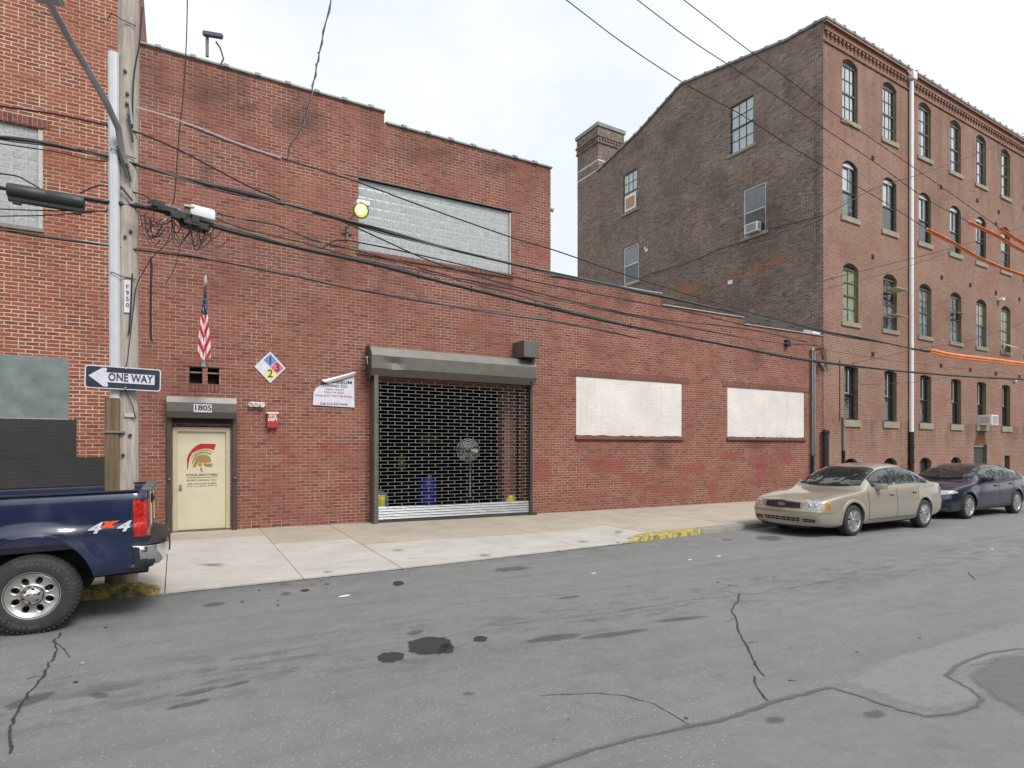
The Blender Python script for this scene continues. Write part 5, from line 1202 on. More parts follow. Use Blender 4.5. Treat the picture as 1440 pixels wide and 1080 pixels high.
cable('bracket_line', 'black line from the floodlight bracket along the sill of the glass block window', [(452,350),(470,339),(480,338),(500,340),(560,352),(640,370),(720,389),(780,402),(877,421),(960,437),(1050,458)], .011, Y=PY+.1)
cable('thin_line', 'thin black line just above the thick lashed cable', [(305,300),(340,308),(375,314),(405,322),(430,334),(452,341),(500,352),(560,368),(640,390),(720,407),(780,421),(900,447),(1046,475),(1105,483),(1150,486)], .0095, extra=bundle((.8,), .006))
cable('thin_line', 'second thin black line above the thick lashed cable, hanging in a shallow curve', [(300,306),(345,322),(420,340),(500,362),(600,383),(700,408),(780,430)], .008)
for i, (px, r, lab) in enumerate((([(190,330),(260,345),(330,352),(420,372),(500,398),(600,420),(700,438),(780,450)], .006, 'faint thin wire on the brick above the two vents'), ([(250,340),(330,362),(420,388),(540,414),(660,432),(780,447)], .006, 'faint thin wire above the hazard sign'), ([(195,320),(300,350),(400,362),(520,385),(640,398),(760,420)], .006, 'faint thin wire above the roller grille'))): cable('thin_line', lab, px, r, 'cable_g', D-.5)
for px, lab, sl in (([(745,-40),(820,18),(877,61),(962,117),(1040,160),(1100,198),(1180,247),(1250,288),(1303,322)], 'leftmost long black line crossing the gable wall with an orange sleeve', [(1303,322),(1340,341),(1385,366),(1440,387),(1520,412)]),
                    ([(845,-40),(920,18),(978,61),(1060,114),(1158,180),(1230,228),(1300,278),(1362,312)], 'middle long black line crossing the gable wall with an orange sleeve', [(1362,312),(1400,330),(1440,353),(1520,388)]),
                    ([(910,-40),(985,18),(1040,61),(1100,105),(1158,149),(1230,198),(1320,260),(1405,320)], 'rightmost long black line crossing the factory front with an orange sleeve', [(1405,320),(1440,342),(1500,372)])):
    Yp = 11.6
    cable('overhead_line', lab, px, .012, Y=Yp)
    pts = smooth_pts([onY(a, b, Yp) for a, b in sl]); mb = MB(); mb.tube([pts[0]-(pts[1]-pts[0])*.1]+pts, [.025]+[.048]*(len(pts)), M['orange'], 10)
    mb.tube([p-Vector((0, 0, .06)) for p in pts], .032, M['orange'], 8); mb.tube([p-Vector((0, .06, .02)) for p in pts], .02, M['orange'], 6)
    for k in range(2, len(pts)-1, 3): mb.tube([pts[k]-(pts[k+1]-pts[k]).normalized()*.05, pts[k]+(pts[k+1]-pts[k]).normalized()*.05], .06, M['orange_d'], 10)
    tag(mb.build('orange_line_sleeve', smooth=60), 'bright orange protective sleeve on the '+lab.split()[0]+' overhead line', 'line cover', 'orange line sleeves')
pts = smooth_pts([onY(a, b, PY-.16) for a, b in ((1308,492),(1340,499),(1400,506),(1440,511),(1520,517))]); mb = MB(); mb.tube(pts, [.02]+[.05]*(len(pts)-1), M['orange'], 10); mb.tube([p-Vector((0, 0, .07)) for p in pts], .03, M['orange'], 8); tag(mb.build('orange_line_sleeve', smooth=60), 'lowest orange protective sleeve, on the thick bundle in front of the factory', 'line cover', 'orange line sleeves')
cable('cross_line', 'thick black line rising to the right edge across the upper factory windows', [(1040,352),(1085,338),(1160,303),(1230,265),(1300,243),(1380,214),(1440,187),(1500,160)], .014, Y=12.2)
cable('cross_line', 'black line rising to the right edge across the third floor factory windows', [(1130,402),(1160,394),(1240,374),(1320,354),(1390,334),(1440,318),(1520,292)], .014, Y=12.2)
cable('cross_line', 'thin black line rising to meet the one above the third window', [(1150,409),(1165,405),(1240,386),(1320,360),(1346,349)], .009, Y=12.2)
cable('cross_line', 'thin line rising gently across the second floor factory windows', [(1180,515),(1240,502),(1300,489),(1360,480),(1440,453),(1500,430)], .01, Y=12.2)
cable('cross_line', 'low black line rising from the ground floor windows', [(1190,542),(1290,537),(1345,528)], .009, Y=12.8)
cable('thin_line', 'thin line just above the first floor windows of the factory', [(1160,492),(1260,508),(1340,517),(1440,528)], .006, Y=12.8)
# cable hardware near the pole
t0, t1 = onY(10, 267, PY-.1), onY(119, 286, PY-.1)
sp = thing('splice_case', (t0+t1)/2, 'long black cylindrical splice case on the cable left of the pole', 'splice case'); dv = (t1-t0).normalized(); L = (t1-t0).length
mb = MB(); mb.lathe([(0, 0), (.075, .0), (.085, .03), (.085, L*.48), (.08, L*.49), (.08, L*.51), (.085, L*.52), (.085, L-.03), (.07, L), (0, L)], t0, dv, plain('black_green_casing', (.03,.036,.036), .5), 16); mb.build('casing', sp, smooth=True)
mb = MB(); mb.obox((t0+t1)/2-Vector((0, 0, .09)), dv*(L/2-.01), Vector((0, .035, 0)), Vector((0, 0, .035)), M['cable'], .01)
for k in (.12, .9): mb.obox(t0+dv*L*k-Vector((0, 0, .12)), dv*.04, Vector((0, .03, 0)), Vector((0, 0, .03)), M['cable'])
mb.build('clamp_rail', sp)
c = onY(285, 300, PY-.12); dv = (onY(330, 312, PY-.12)-onY(250, 291, PY-.12)).normalized()
mb = MB(); mb.obox(c, dv*.155, Vector((0, .07, 0)), Vector((0, 0, .075)), M['white'], .045); wbx = mb.build('amplifier_box', smooth=True); tag(wbx, 'white rounded cable amplifier box hanging right of the pole', 'amplifier')
mb = MB(); mb.box(c.x-.22, c.x-.1, c.y-.08, c.y+.04, c.z+.03, c.z+.055, M['frame_w'])
for k in range(4): mb.tube([(c.x-.21+k*.033, c.y-.05, c.z+.055), (c.x-.21+k*.033, c.y-.05, c.z-.05)], .009, M['cable_g'], 5)
rn = random.Random(5); a_, b_ = onY(222, 292, PY-.12), onY(284, 322, PY-.12)
for k in range(26):
    u = rn.random(); p = a_.lerp(b_, u)+Vector((rn.uniform(-.04, .04), rn.uniform(-.05, .05), rn.uniform(-.02, .06)))
    mb.obox(p, dv*rn.uniform(.04, .1), Vector((0, rn.uniform(.02, .05), 0)), Vector((rn.uniform(-.02, .02), 0, rn.uniform(.02, .05))), M['cable'], .008)
mb.tube([onY(212, 288, PY-.12), onY(255, 298, PY-.12)], .05, M['cable_g'], 12)
for k in range(16):
    p = a_.lerp(b_, rn.random()); q_ = p+Vector((rn.uniform(-.15, .15), rn.uniform(-.05, .05), rn.uniform(-.12, .14))); mb.tube([p, q_], .007, M['frame_w'], 5)
tc = mb.build('terminal_cluster', fix=False); tag(tc, 'dark cluster of cable terminals and clamps hanging just right of the pole', 'terminal')
mb = MB()
for k in range(30):
    a = rn.uniform(196, 300); b = 300+rn.uniform(0, 20)+(a-196)*.12; w = rn.uniform(8, 34); h = rn.uniform(8, 34); yy = PY-rn.uniform(.0, .2)
    mb.tube(smooth_pts([onY(a, b, yy), onY(a+w*.15, b+h*.8, yy-.05), onY(a+w*.5, b+h, yy-.06), onY(a+w, b+h*.3+rn.uniform(-6, 6), yy)], 4), rn.choice((.004, .005, .007)), M['cable'], 5)
for k in range(8):
    cx, cy, rr_ = rn.uniform(200, 240), rn.uniform(286, 340), rn.uniform(5, 14)
    mb.tube([onY(cx+rr_*math.cos(t), cy+rr_*.8*math.sin(t), PY-.1) for t in [i*.5 for i in range(11)]], .0045, M['cable'], 5)
ws_ = mb.build('slack_wire_tangle', fix=False); tag(ws_, 'tangle of thin black slack wires below the terminal cluster', 'wire')
for px, r, lab in (([(212,362),(213,380),(212,420),(212,470),(214,480)], .016, 'short thick black wire hanging straight down right of the pole'), ([(240,328),(232,345),(214,362),(200,385),(192,402),(188,430),(180,500),(176,520)], .006, 'thin wire curving down from the tangle to the pole sign'), ([(258,330),(252,352),(245,378),(232,400)], .005, 'thin short wire hanging below the amplifier box'), ([(176,548),(186,570),(191,588)], .006, 'thin black wire running diagonally below the one way sign'), ([(186,385),(184,430),(182,462),(180,470)], .01, 'pair of short wires beside the white pole tag'), ([(186,180),(188,110),(196,60),(200,10)], .01, 'black wire climbing the right side of the pole top')): cable('hanging_wire', lab, px, r, Y=PY-.16)

# ------------------------------------------------------------------ unseen houses across the street, added for paint and glass to mirror
hx = -34.
for i, (w_, h_, colr, lab) in enumerate(((14, 7.5, (.2,.09,.07), 'low red brick row house'), (9, 9., (.3,.27,.22), 'tall buff row house'), (11, 6.8, (.16,.08,.06), 'dark brick row house'), (7, 8.2, (.42,.4,.37), 'pale rendered row house'), (12, 7.2, (.18,.1,.08), 'brown brick row house'), (13, 9.5, (.1,.1,.1), 'dark grey workshop'), (16, 7., (.22,.12,.09), 'wide red brick workshop'))):
    y0 = -11.5; th = thing('reflection_house', (hx+w_/2, y0-4, -.1), lab+' across the street, out of view, added for the parked cars to mirror', 'house', 'unseen houses added for reflections')
    mb = MB(); mb.box(hx, hx+w_-.3*(i % 2), y0-8, y0, -1.2, h_, plain('house_wall', colr, .85)); mb.build('wall', th)
    n = int(w_//2.6)
    for k in range(n):
        for z in (1.2, 4.4):
            mb = MB(); c = hx+w_*(k+.5)/n; mb.box(c-.5, c+.5, y0, y0+.04, z, z+1.6, M['frame_w']); mb.box(c-.42, c+.42, y0+.04, y0+.06, z+.08, z+1.52, M['dusty' if (k+i) % 3 else 'blackm']); mb.build('window', th)
    mb = MB(); mb.box(hx-.02, hx+w_-.28*(i % 2), y0-.1, y0+.35, h_, h_+.35, M['frame_w']); mb.build('cornice', th)
    hx += w_+(3.5 if i in (2, 4) else 0)

# unseen trees on the far side, added to break up side glass reflections
for i, (tx_, ty_, th_, cr_) in enumerate(((40, -8.5, 17, 4.2), (48, -8, 20, 4.6), (57, -8, 23, 5.2), (67, -8.5, 24, 5.6), (79, -8, 26, 6))):
    t = thing('reflection_tree', (tx_, ty_, -.1), ('smallest', 'second smallest', 'middle', 'fourth', 'tallest far')[i]+' leafy tree across the street, out of view, added for car glass to mirror', 'tree', 'unseen trees added for reflections')
    mb = MB(); mb.tube([(tx_, ty_, -.1), (tx_+.1, ty_, th_*.3), (tx_, ty_+.1, th_*.6)], [.22, .17, .1], M['wood']); rt = random.Random(i)
    for k in range(9): a = rt.uniform(0, 6.28); mb.tube([(tx_, ty_, th_*rt.uniform(.3, .5)), (tx_+math.cos(a)*cr_*.7, ty_+math.sin(a)*cr_*.7, th_*rt.uniform(.55, .85))], [.09, .03], M['wood'], 5)
    mb.build('trunk', t); mb = MB(); lm_ = M.setdefault('leafg', plain('tree_leaf', (.04,.08,.025), .7, var=.4))
    cl = [(tx_+rt.gauss(0, cr_*.5), ty_+rt.gauss(0, cr_*.45), th_*rt.uniform(.3, .98)) for k in range(34)]
    for k in range(2600):
        c = rt.choice(cl); p = Vector((rt.gauss(c[0], .55), rt.gauss(c[1], .55), rt.gauss(c[2], .5))); a = Vector((rt.uniform(-1, 1), rt.uniform(-1, 1), rt.uniform(-1, 1)))*.26; b = a.cross(Vector((rt.uniform(-1, 1), rt.uniform(-1, 1), 1))).normalized()*.15; mb.poly([p-a, p-b, p+a, p+b], lm_)
    mb.build('crown', t, fix=False)

# ------------------------------------------------------------------ vehicles
def wheel(parent, cx, cy, cz, r, w, side, style, n, rim=.66, mat='alloy', letters=None):
    """side -1: outer face looks to -y"""
    a = Vector((0, side, 0)); O = Vector((cx, cy, cz)); rr_ = r*rim
    t = MB(); t.lathe([(rr_*.97, -.02), (rr_*1.0, .0), (rr_*1.06, .008), (r*.86, .012), (r*.93, -.002), (r*.965, -.018)], O, a, M['tyre'], 48)
    t.lathe([(r*.965, -.018), (r*.985, -.03), (r, -.055), (r, -w+.055), (r*.985, -w+.03), (r*.9, -w), (rr_*.9, -w+.01)], O, a, M['tread'], 48)
    ty = t.build('tyre', parent, smooth=50, local=True)
    b = MB()
    for k in range(56):
        an = 2*PI*k/56; d1 = Vector((math.cos(an), 0, math.sin(an))); tg_ = Vector((-math.sin(an), 0, math.cos(an)))
        b.obox(O+d1*(r*.972)+a*-.022, d1*r*.02, tg_*r*.03, a*.012, M['tyre'])
        b.obox(O+d1*(r*.999)+a*-.07, d1*.006, tg_*r*.035, a*.03, M['tyre']); b.obox(O+d1*(r*.999)+a*-.15, d1*.006, tg_*r*.04, a*.035, M['tyre'])
    b.build('tread_block', ty, local=True, fix=False)
    if letters:
        lm = MB()
        for word, a_c, sgn in letters:
            for i, chx in enumerate(word):
                an = a_c-(i-(len(word)-1)/2)*.145; d1 = Vector((math.cos(an), 0, math.sin(an))); rdir = d1; xdir = Vector((math.sin(an), 0, -math.cos(an)))
                if not sgn: pass
                lm.text(chx, r*.125, O+d1*r*.79+a*.0125, xdir, rdir, M['letter'], bold=.0, thick=.0012)
        lm.build('lettering', ty, local=True, fix=False)
    m = MB(); mt = M[mat]
    m.lathe([(rr_*.9, -w+.03), (rr_*.88, -.09), (rr_*.93, -.03), (rr_*1.0, .004), (rr_*1.03, .006), (rr_*1.0, -.006)], O, a, mt, 40)
    m.lathe([(0, -.1), (rr_*.9, -.1)], O, a, M['blackm'], 30); m.lathe([(0, -.085), (rr_*.62, -.085), (rr_*.62, -.1)], O, a, M['frame_dk'], 24)
    if style == 'spoke':
        for k in range(n):
            an = 2*PI*k/n+.2; d1 = Vector((math.cos(an), 0, math.sin(an))); tg_ = Vector((-math.sin(an), 0, math.cos(an))); wi, wo = rr_*.16*7/n, rr_*.27*7/n
            rows = []
            for q, wd, dp2 in ((.1, wi, -.006), (.4, wi*.95, .0), (.75, wo, -.004), (.97, wo*1.2, -.012)):
                c = O+d1*rr_*q+a*dp2; rows.append([c-tg_*wd-a*.03, c-tg_*wd*.8, c+tg_*wd*.8, c+tg_*wd-a*.03])
            m.grid(rows, mt)
        m.lathe([(0, .012), (rr_*.13, .01), (rr_*.2, .0), (rr_*.24, -.03)], O, a, mt, 20)
    else:                                                           # pressed steel wheel with oval holes
        N = 96; rad = [.2, .36, .46, .52, .58, .64, .70, .76, .82, .96]; dep = [-.01, -.018, -.03, -.034, -.036, -.036, -.034, -.03, -.026, .0]
        pts = {}
        V = []
        for j, q in enumerate(rad):
            for k in range(N): an = 2*PI*k/N; V.append(O+Vector((math.cos(an), 0, math.sin(an)))*rr_*q+a*dep[j])
        Fc = []
        for j in range(len(rad)-1):
            for k in range(N):
                qm = (rad[j]+rad[j+1])/2; an = 2*PI*(k+.5)/N; da = (an*n/(2*PI)) % 1-.5
                if ((qm-.64)/.19)**2+((da*2*PI/n*qm)/.155)**2 < 1: continue
                Fc.append((j*N+k, j*N+(k+1) % N, (j+1)*N+(k+1) % N, (j+1)*N+k))
        m.mesh(V, Fc, mt)
        for k in range(n):
            an = 2*PI*(k+.5)/n; d1 = Vector((math.cos(an), 0, math.sin(an))); tg_ = Vector((-math.sin(an), 0, math.cos(an)))
            ring = [O+d1*rr_*(.64+.2*math.cos(q))+tg_*rr_*.165*math.sin(q) for q in [2*PI*i/20 for i in range(20)]]
            ri = [O+d1*rr_*(.64+.165*math.cos(q))+tg_*rr_*.13*math.sin(q) for q in [2*PI*i/20 for i in range(20)]]
            ro = [O+d1*rr_*(.64+.22*math.cos(q))+tg_*rr_*.185*math.sin(q) for q in [2*PI*i/20 for i in range(20)]]
            m.grid([[p+a*-.036 for p in ro], [p+a*-.024 for p in ring], [p+a*-.03 for p in ri], [p+a*-.07 for p in ri]], mt, closed=True)
        m.lathe([(rr_*.4, -.03), (rr_*.38, .0), (rr_*.36, .004), (rr_*.3, .03), (rr_*.16, .045), (rr_*.1, .05), (0, .052)], O, a, M['chrome'], 30)
        m.lathe([(rr_*.42, -.028), (rr_*.4, -.01), (rr_*.385, -.012)], O, a, M['blackm'], 30)
        for k in range(6):
            an = 2*PI*k/6+.3; d1 = Vector((math.cos(an), 0, math.sin(an))); m.lathe([(0, .03), (.014, .026), (.017, .0)], O+d1*rr_*.27+a*.008, a, M['frame_dk'], 8)
        m.lathe([(0, .058), (rr_*.08, .055), (rr_*.1, .045)], O, a, M['logo_tan'], 16)
    m.build('rim', parent, smooth=40, local=True, fix=False)

def boolean(o, cutters):
    dg = None
    for c in cutters:
        md = o.modifiers.new('b', 'BOOLEAN'); md.operation = 'DIFFERENCE'; md.object = c; md.solver = 'EXACT'
        try: md.material_mode = 'TRANSFER'
        except Exception: pass
    bpy.context.view_layer.update(); dg = bpy.context.evaluated_depsgraph_get()
    me = bpy.data.meshes.new_from_object(o.evaluated_get(dg)); o.modifiers.clear(); old = o.data; o.data = me; bpy.data.meshes.remove(old)
    for c in cutters: bpy.data.objects.remove(c)
def cyl_cut(cx, cz, r, y0, y1, par):
    mb = MB(); mb.lathe([(0, 0), (r, 0), (r, y1-y0), (0, y1-y0)], (cx, y0, cz), (0, 1, 0), M['blackm'], 48); return mb.build('cut', par, local=True)

def smst(a, b, x): t = min(1, max(0, (x-a)/(b-a))); return t*t*(3-2*t)

def sedan(name, loc, label, P, group):
    root = thing(name, loc, label, 'car', group); root.rotation_euler = (0, P.get('pitch', 0.), P.get('yaw', 0.))
    L = P['L']; pm = M[P['paint']]
    Tf = lambda x: interp(P['T'], x); Sf = lambda x: interp(P['S'], x); Wf = lambda x: interp(P['W'], x); Bf = lambda x: interp(P['B'], x)
    tum = P.get('tum', .44)
    def cabn(x): return smst(.1, .26, Tf(x)-Sf(x))
    def upper(x, z=None, y=None):
        Sx, Tx, W = Sf(x), Tf(x), Wf(x)*.955; h = max(Tx-Sx, .02); c = cabn(x); n = 2.3+3.2*c; W1 = W-.02*c
        return Sx, h, n, W1, tum*c
    def yup(x, z):                                                    # half width of the body above the shoulder
        Sx, h, n, W1, k = upper(x); q = min(.999, max(0, (z-Sx)/h)); return (W1-k*(z-Sx))*(1-q**n)**(1/n)
    def ztop(x, y):
        Sx, h, n, W1, k = upper(x); q = .95
        for _ in range(12):
            a = max(.05, W1-k*q*h); q = (1-min(.999, abs(y)/a)**n)**(1/n)
        return Sx+q*h
    def ylow(x, z):
        b, Sx, W = Bf(x), Sf(x), Wf(x); t = (z-b)/(Sx-b)
        return W*interp([(-.01, .86), (.04, .94), (.15, .975), (.4, 1.), (.72, .99), (.9, .972), (1.01, .955)], t)
    def ysurf(x, z): return ylow(x, z) if z <= Sf(x) else yup(x, z)
    nose = lambda z: interp(P['nose'], z); tail = lambda z: interp(P['tail'], z)
    def xs_(x, z):
        return x+nose(z)*max(0, 1-x/.7)-tail(z)*max(0, 1-(L-x)/.6)
    NB, NU = 12, 14
    def ring(x):
        b, Sx = Bf(x), Sf(x); out = [(0., b), (ylow(x, b)*.6, b)]
        for i in range(NB+1): z = b+(Sx-b)*(i/NB)**1.0; out.append((ylow(x, z), z))
        Sx, h, n, W1, k = upper(x)
        for i in range(1, NU+1):
            a = PI/2*i/NU; q = math.sin(a)**(2/n); yy = math.cos(a)**(2/n) if i < NU else 0.; out.append(((W1-k*q*h)*yy, Sx+q*h))
        return out
    st_ = sorted(set([0, .03, .07, .13, .2, .3, .42, .56]+[round(.7+(L-1.3)*i/52, 3) for i in range(53)]+[L-.56, L-.42, L-.3, L-.2, L-.12, L-.05, L]))
    rings = [ring(x) for x in st_]; m = len(rings[0]); V = []; Fc = []
    full = 2*m-2
    for x, r_ in zip(st_, rings):
        for j in range(full):
            jj, s_g = (j, -1) if j < m else (2*m-2-j, 1); y, z = r_[jj]; V.append((xs_(x, z), s_g*y, z))
    for i in range(len(st_)-1):
        for j in range(full): j2 = (j+1) % full; Fc.append((i*full+j, i*full+j2, (i+1)*full+j2, (i+1)*full+j))
    def cap(i, x, bulge):
        base = len(V); r_ = rings[i]; K = 8; cols = []
        for k in range(2*K+1):
            f = -1+k/K; col = []
            for j in range(m):
                y, z = r_[j]; col.append(len(V)); V.append((xs_(x, z)-bulge*(1-f*f)*(1 if x < 1 else -1), f*y, z))
            cols.append(col)
        for a, b in zip(cols, cols[1:]):
            for j in range(m-1): Fc.append((a[j], b[j], b[j+1], a[j+1]))
    fb2, rb2 = P.get('fbulge', .13), P.get('rbulge', .08)
    cap(0, 0, fb2); cap(len(st_)-1, L, rb2)
    mb = MB(); mb.mesh(V, Fc, pm); body = mb.build('body', root, local=True)
    fw, rw, wr, wy = P['fw'], P['rw'], P['wr'], P['wy']
    ar = P.get('arch', wr+.045)
    boolean(body, [cyl_cut(wx, wr+.012, ar, s_*2 if s_ < 0 else wy-.27, -(wy-.27) if s_ < 0 else 2, root) for wx in (fw, rw) for s_ in (-1, 1)])
    me = body.data; me.polygons.foreach_set('use_smooth', [True]*len(me.polygons))
    bm = bmesh.new(); bm.from_mesh(me); bmesh.ops.remove_doubles(bm, verts=bm.verts[:], dist=.0004)
    for e in bm.edges:
        if len(e.link_faces) == 2 and e.calc_face_angle(0) > R(38): e.smooth = False
    bm.to_mesh(me); bm.free()
    # parametrised outer skin, used to lay glass, lamps and trim on the body
    def skin(p, z, side=-1, off=.004):
        """p in 0..1 crosses the nose from the middle; beyond 1 runs back along the flank"""
        if p <= 1: y = p*ysurf(0, z); return Vector((xs_(0, z)-fb2*(1-p*p)-off, side*(y+off*p), z))
        x = p-1; return Vector((xs_(x, z)-off*max(0, 1-x/.3), side*(ysurf(x, z)+off), z))
    def rskin(p, z, side=-1, off=.004):
        if p <= 1: y = p*ysurf(L, z); return Vector((xs_(L, z)+rb2*(1-p*p)+off, side*(y+off*p), z))
        x = L-(p-1); return Vector((xs_(x, z)+off*max(0, 1-(L-x)/.3), side*(ysurf(x, z)+off), z))
    def patch(fn, p0, p1, zlo, zhi, mat, side=-1, off=.004, n=10, nz=4, mb_=None):
        mb_ = mb_ or MB(); rows = []
        for i in range(n+1):
            p = p0+(p1-p0)*i/n; a, b = (zlo(p) if callable(zlo) else zlo), (zhi(p) if callable(zhi) else zhi)
            rows.append([fn(p, a+(b-a)*j/nz, side, off) for j in range(nz+1)])
        mb_.grid(rows, mat); return mb_
    flank = lambda p, z, side, off: Vector((xs_(p, z), side*(ysurf(p, z)+off), z))
    top = lambda x, y: Vector((xs_(x, ztop(x, y)), y, ztop(x, y)))
    # side glass
    for side in (-1, 1):
        dt = MB(); x0, x1 = P['dlo']; zl = lambda x: Sf(x)+P.get('belt', .02); zt = lambda x: max(zl(x)+.005, Sf(x)+(Tf(x)-Sf(x))*.83-.012)
        patch(flank, x0, x1, lambda x: zl(x)-.014, lambda x: zt(x)+.016, M['black'], side, .009, 40, 8, dt); tr = dt.build('window_trim', root, smooth=60, local=True, fix=False)
        for a, b in P['panes']:
            g = MB(); patch(flank, a, b, lambda x: zl(x)+.004, lambda x: zt(x)-.002, M['carglass'], side, .013, 16, 8, g); g.build('side_window', root, smooth=60, local=True, fix=False)
        if P.get('belt_chrome'):
            g = MB(); patch(flank, x0, x1, lambda x: zl(x)-.02, lambda x: zl(x)-.008, M['chrome'], side, .006, 30, 1, g); g.build('belt_trim', root, local=True, fix=False)
        g = MB()
        for x in P['gaps']:
            zz0 = Bf(x)+.1; zz1 = Sf(x); patch(lambda p, z, s_, o_: flank(p+(P['gapslope']*(z-.5) if abs(x-P['gaps'][0]) < .01 else 0)+ (max(0, (.62-z))*-.35 if x == P['gaps'][-1] else 0), z, s_, o_), x, x+.012, zz0, zz1, M['blackm'], side, .0022, 1, 14, g)
        patch(flank, P['gaps'][0], P['gaps'][-1]-.1, lambda x: Bf(x)+.095, lambda x: Bf(x)+.107, M['blackm'], side, .0022, 20, 1, g); g.build('door_seam', root, local=True, fix=False)
        g = MB(); patch(flank, fw+wr+.1, rw-wr-.06, lambda x: Bf(x)+.03, lambda x: Bf(x)+.055, M[P.get('sill_mat', 'chrome')], side, .008, 20, 1, g); g.build('sill_trim', root, local=True, fix=False)
        for x in P['handles']:
            z = Sf(x)-.11; g = MB(); c = flank(x, z, side, .02); g.obox(c, Vector((.095, 0, 0)), Vector((0, .014, 0)), Vector((0, 0, .014)), pm, .01); g.obox(flank(x, z-.012, side, .0), Vector((.07, 0, 0)), Vector((0, .006, 0)), Vector((0, 0, .022)), M['blackm'], .004); g.build('door_handle', root, smooth=True, local=True)
        x = P['mirror']; c = flank(x, Sf(x)+.09, side, .13); g = MB(); g.obox(c, Vector((.075, side*.02, 0)), Vector((.01*side, .11, 0)), Vector((0, 0, .068)), pm, .04); g.obox(flank(x+.02, Sf(x)+.045, side, .03), Vector((.04, 0, 0)), Vector((0, .06, 0)), Vector((0, 0, .02)), M['plastic'], .01); mr_ = g.build('door_mirror', root, smooth=True, local=True)
        g = MB(); g.obox(c+Vector((.075, 0, 0)), Vector((.004, side*.001, 0)), Vector((0, .09, 0)), Vector((0, 0, .05)), M['chrome'], .002); g.build('mirror_glass', mr_, local=True)
        # arch lip
        for wx in (fw, rw):
            g = MB(); rows = []
            for k in range(33):
                an = R(-12)+R(204)*k/32; row = []
                for rr2, o2 in ((ar-.004, -.03), (ar-.002, .006), (ar+.02, .014), (ar+.05, .009), (ar+.075, -.002)):
                    x = wx+rr2*math.cos(an); z = wr+.012+rr2*math.sin(an)
                    row.append(Vector((xs_(x, z), side*(ysurf(min(max(x, .0), L), max(z, Bf(x)))+o2), z)))
                rows.append(row)
            g.grid(rows, pm); g.build('wheel_arch_lip', root, smooth=True, local=True, fix=False)
        # lamps
        for nm, p0, p1, lo, hi, mt in P['lamps']:
            g = MB(); patch(skin, p0, p1, lo, hi, M[mt], side, .008, 16, 6, g); g.build(nm, root, smooth=60, local=True, fix=False)
        for nm, p0, p1, lo, hi, mt in P['rlamps']:
            g = MB(); patch(rskin, p0, p1, lo, hi, M[mt], side, .008, 12, 5, g); g.build(nm, root, smooth=60, local=True, fix=False)
    # windscreens
    for nm, (xa, xb, ya, yb, cu) in (('windscreen', P['wind']), ('rear_window', P['back'])):
        for q, (gr, off, mt) in enumerate(((.022, .008, 'black'), (0, .012, 'carglass'))):
            g = MB(); rows = []
            for i in range(15):
                t = i/14; r_ = []
                for j in range(21):
                    f = -1+j/10; yw = (ya+(yb-ya)*t+gr); sgn = 1 if xb > xa else -1
                    x = xa-sgn*gr+(xb-xa+sgn*gr*2)*t+cu*sgn*f*f*(1-.6*t); p = top(x, f*yw); dx = top(x+.02, f*yw)-p; nn_ = Vector((-dx.z, 0, dx.x)).normalized(); r_.append(p+nn_*off)
                rows.append(r_)
            g.grid(rows, M[mt]); g.build(nm if q else nm+'_seal', root, smooth=60, local=True, fix=False)
    g = MB()
    for f0, f1 in ((-.72, .0), (-.05, .62)):
        xa, xb, ya, yb, cu = P['wind']; pts = [top(xa+cu*f*f-.01, f*ya)+Vector((-.01, 0, .022)) for f in [f0+(f1-f0)*k/8 for k in range(9)]]; g.tube(pts, .009, M['plastic'], 5)
    g.build('wiper', root, local=True)
    for c_, hw_ in P.get('hoodseam', ()):
        g = MB()
        for s_ in (-1, 1): g.tube([top(x, s_*(c_+hw_*(x-.3)))+Vector((0, 0, -.0015)) for x in [.16+(P['cowl']-.2)*k/14 for k in range(15)]], .004, M['blackm'], 4, False)
        g.build('bonnet_seam', root, local=True)
    P['front'](root, skin, patch, rskin)
    # dark cabin and underside
    g = MB(); g.box(.5, L-.5, -wy+.3, wy-.3, .17, .3, M['blackm']); g.build('underbody', root, local=True)
    for wx in (fw, rw):
        for s_ in (-1, 1): wheel(root, wx, s_*wy, wr, wr, .21, s_, 'spoke', P['spokes'], P.get('rim', .68))
    return root

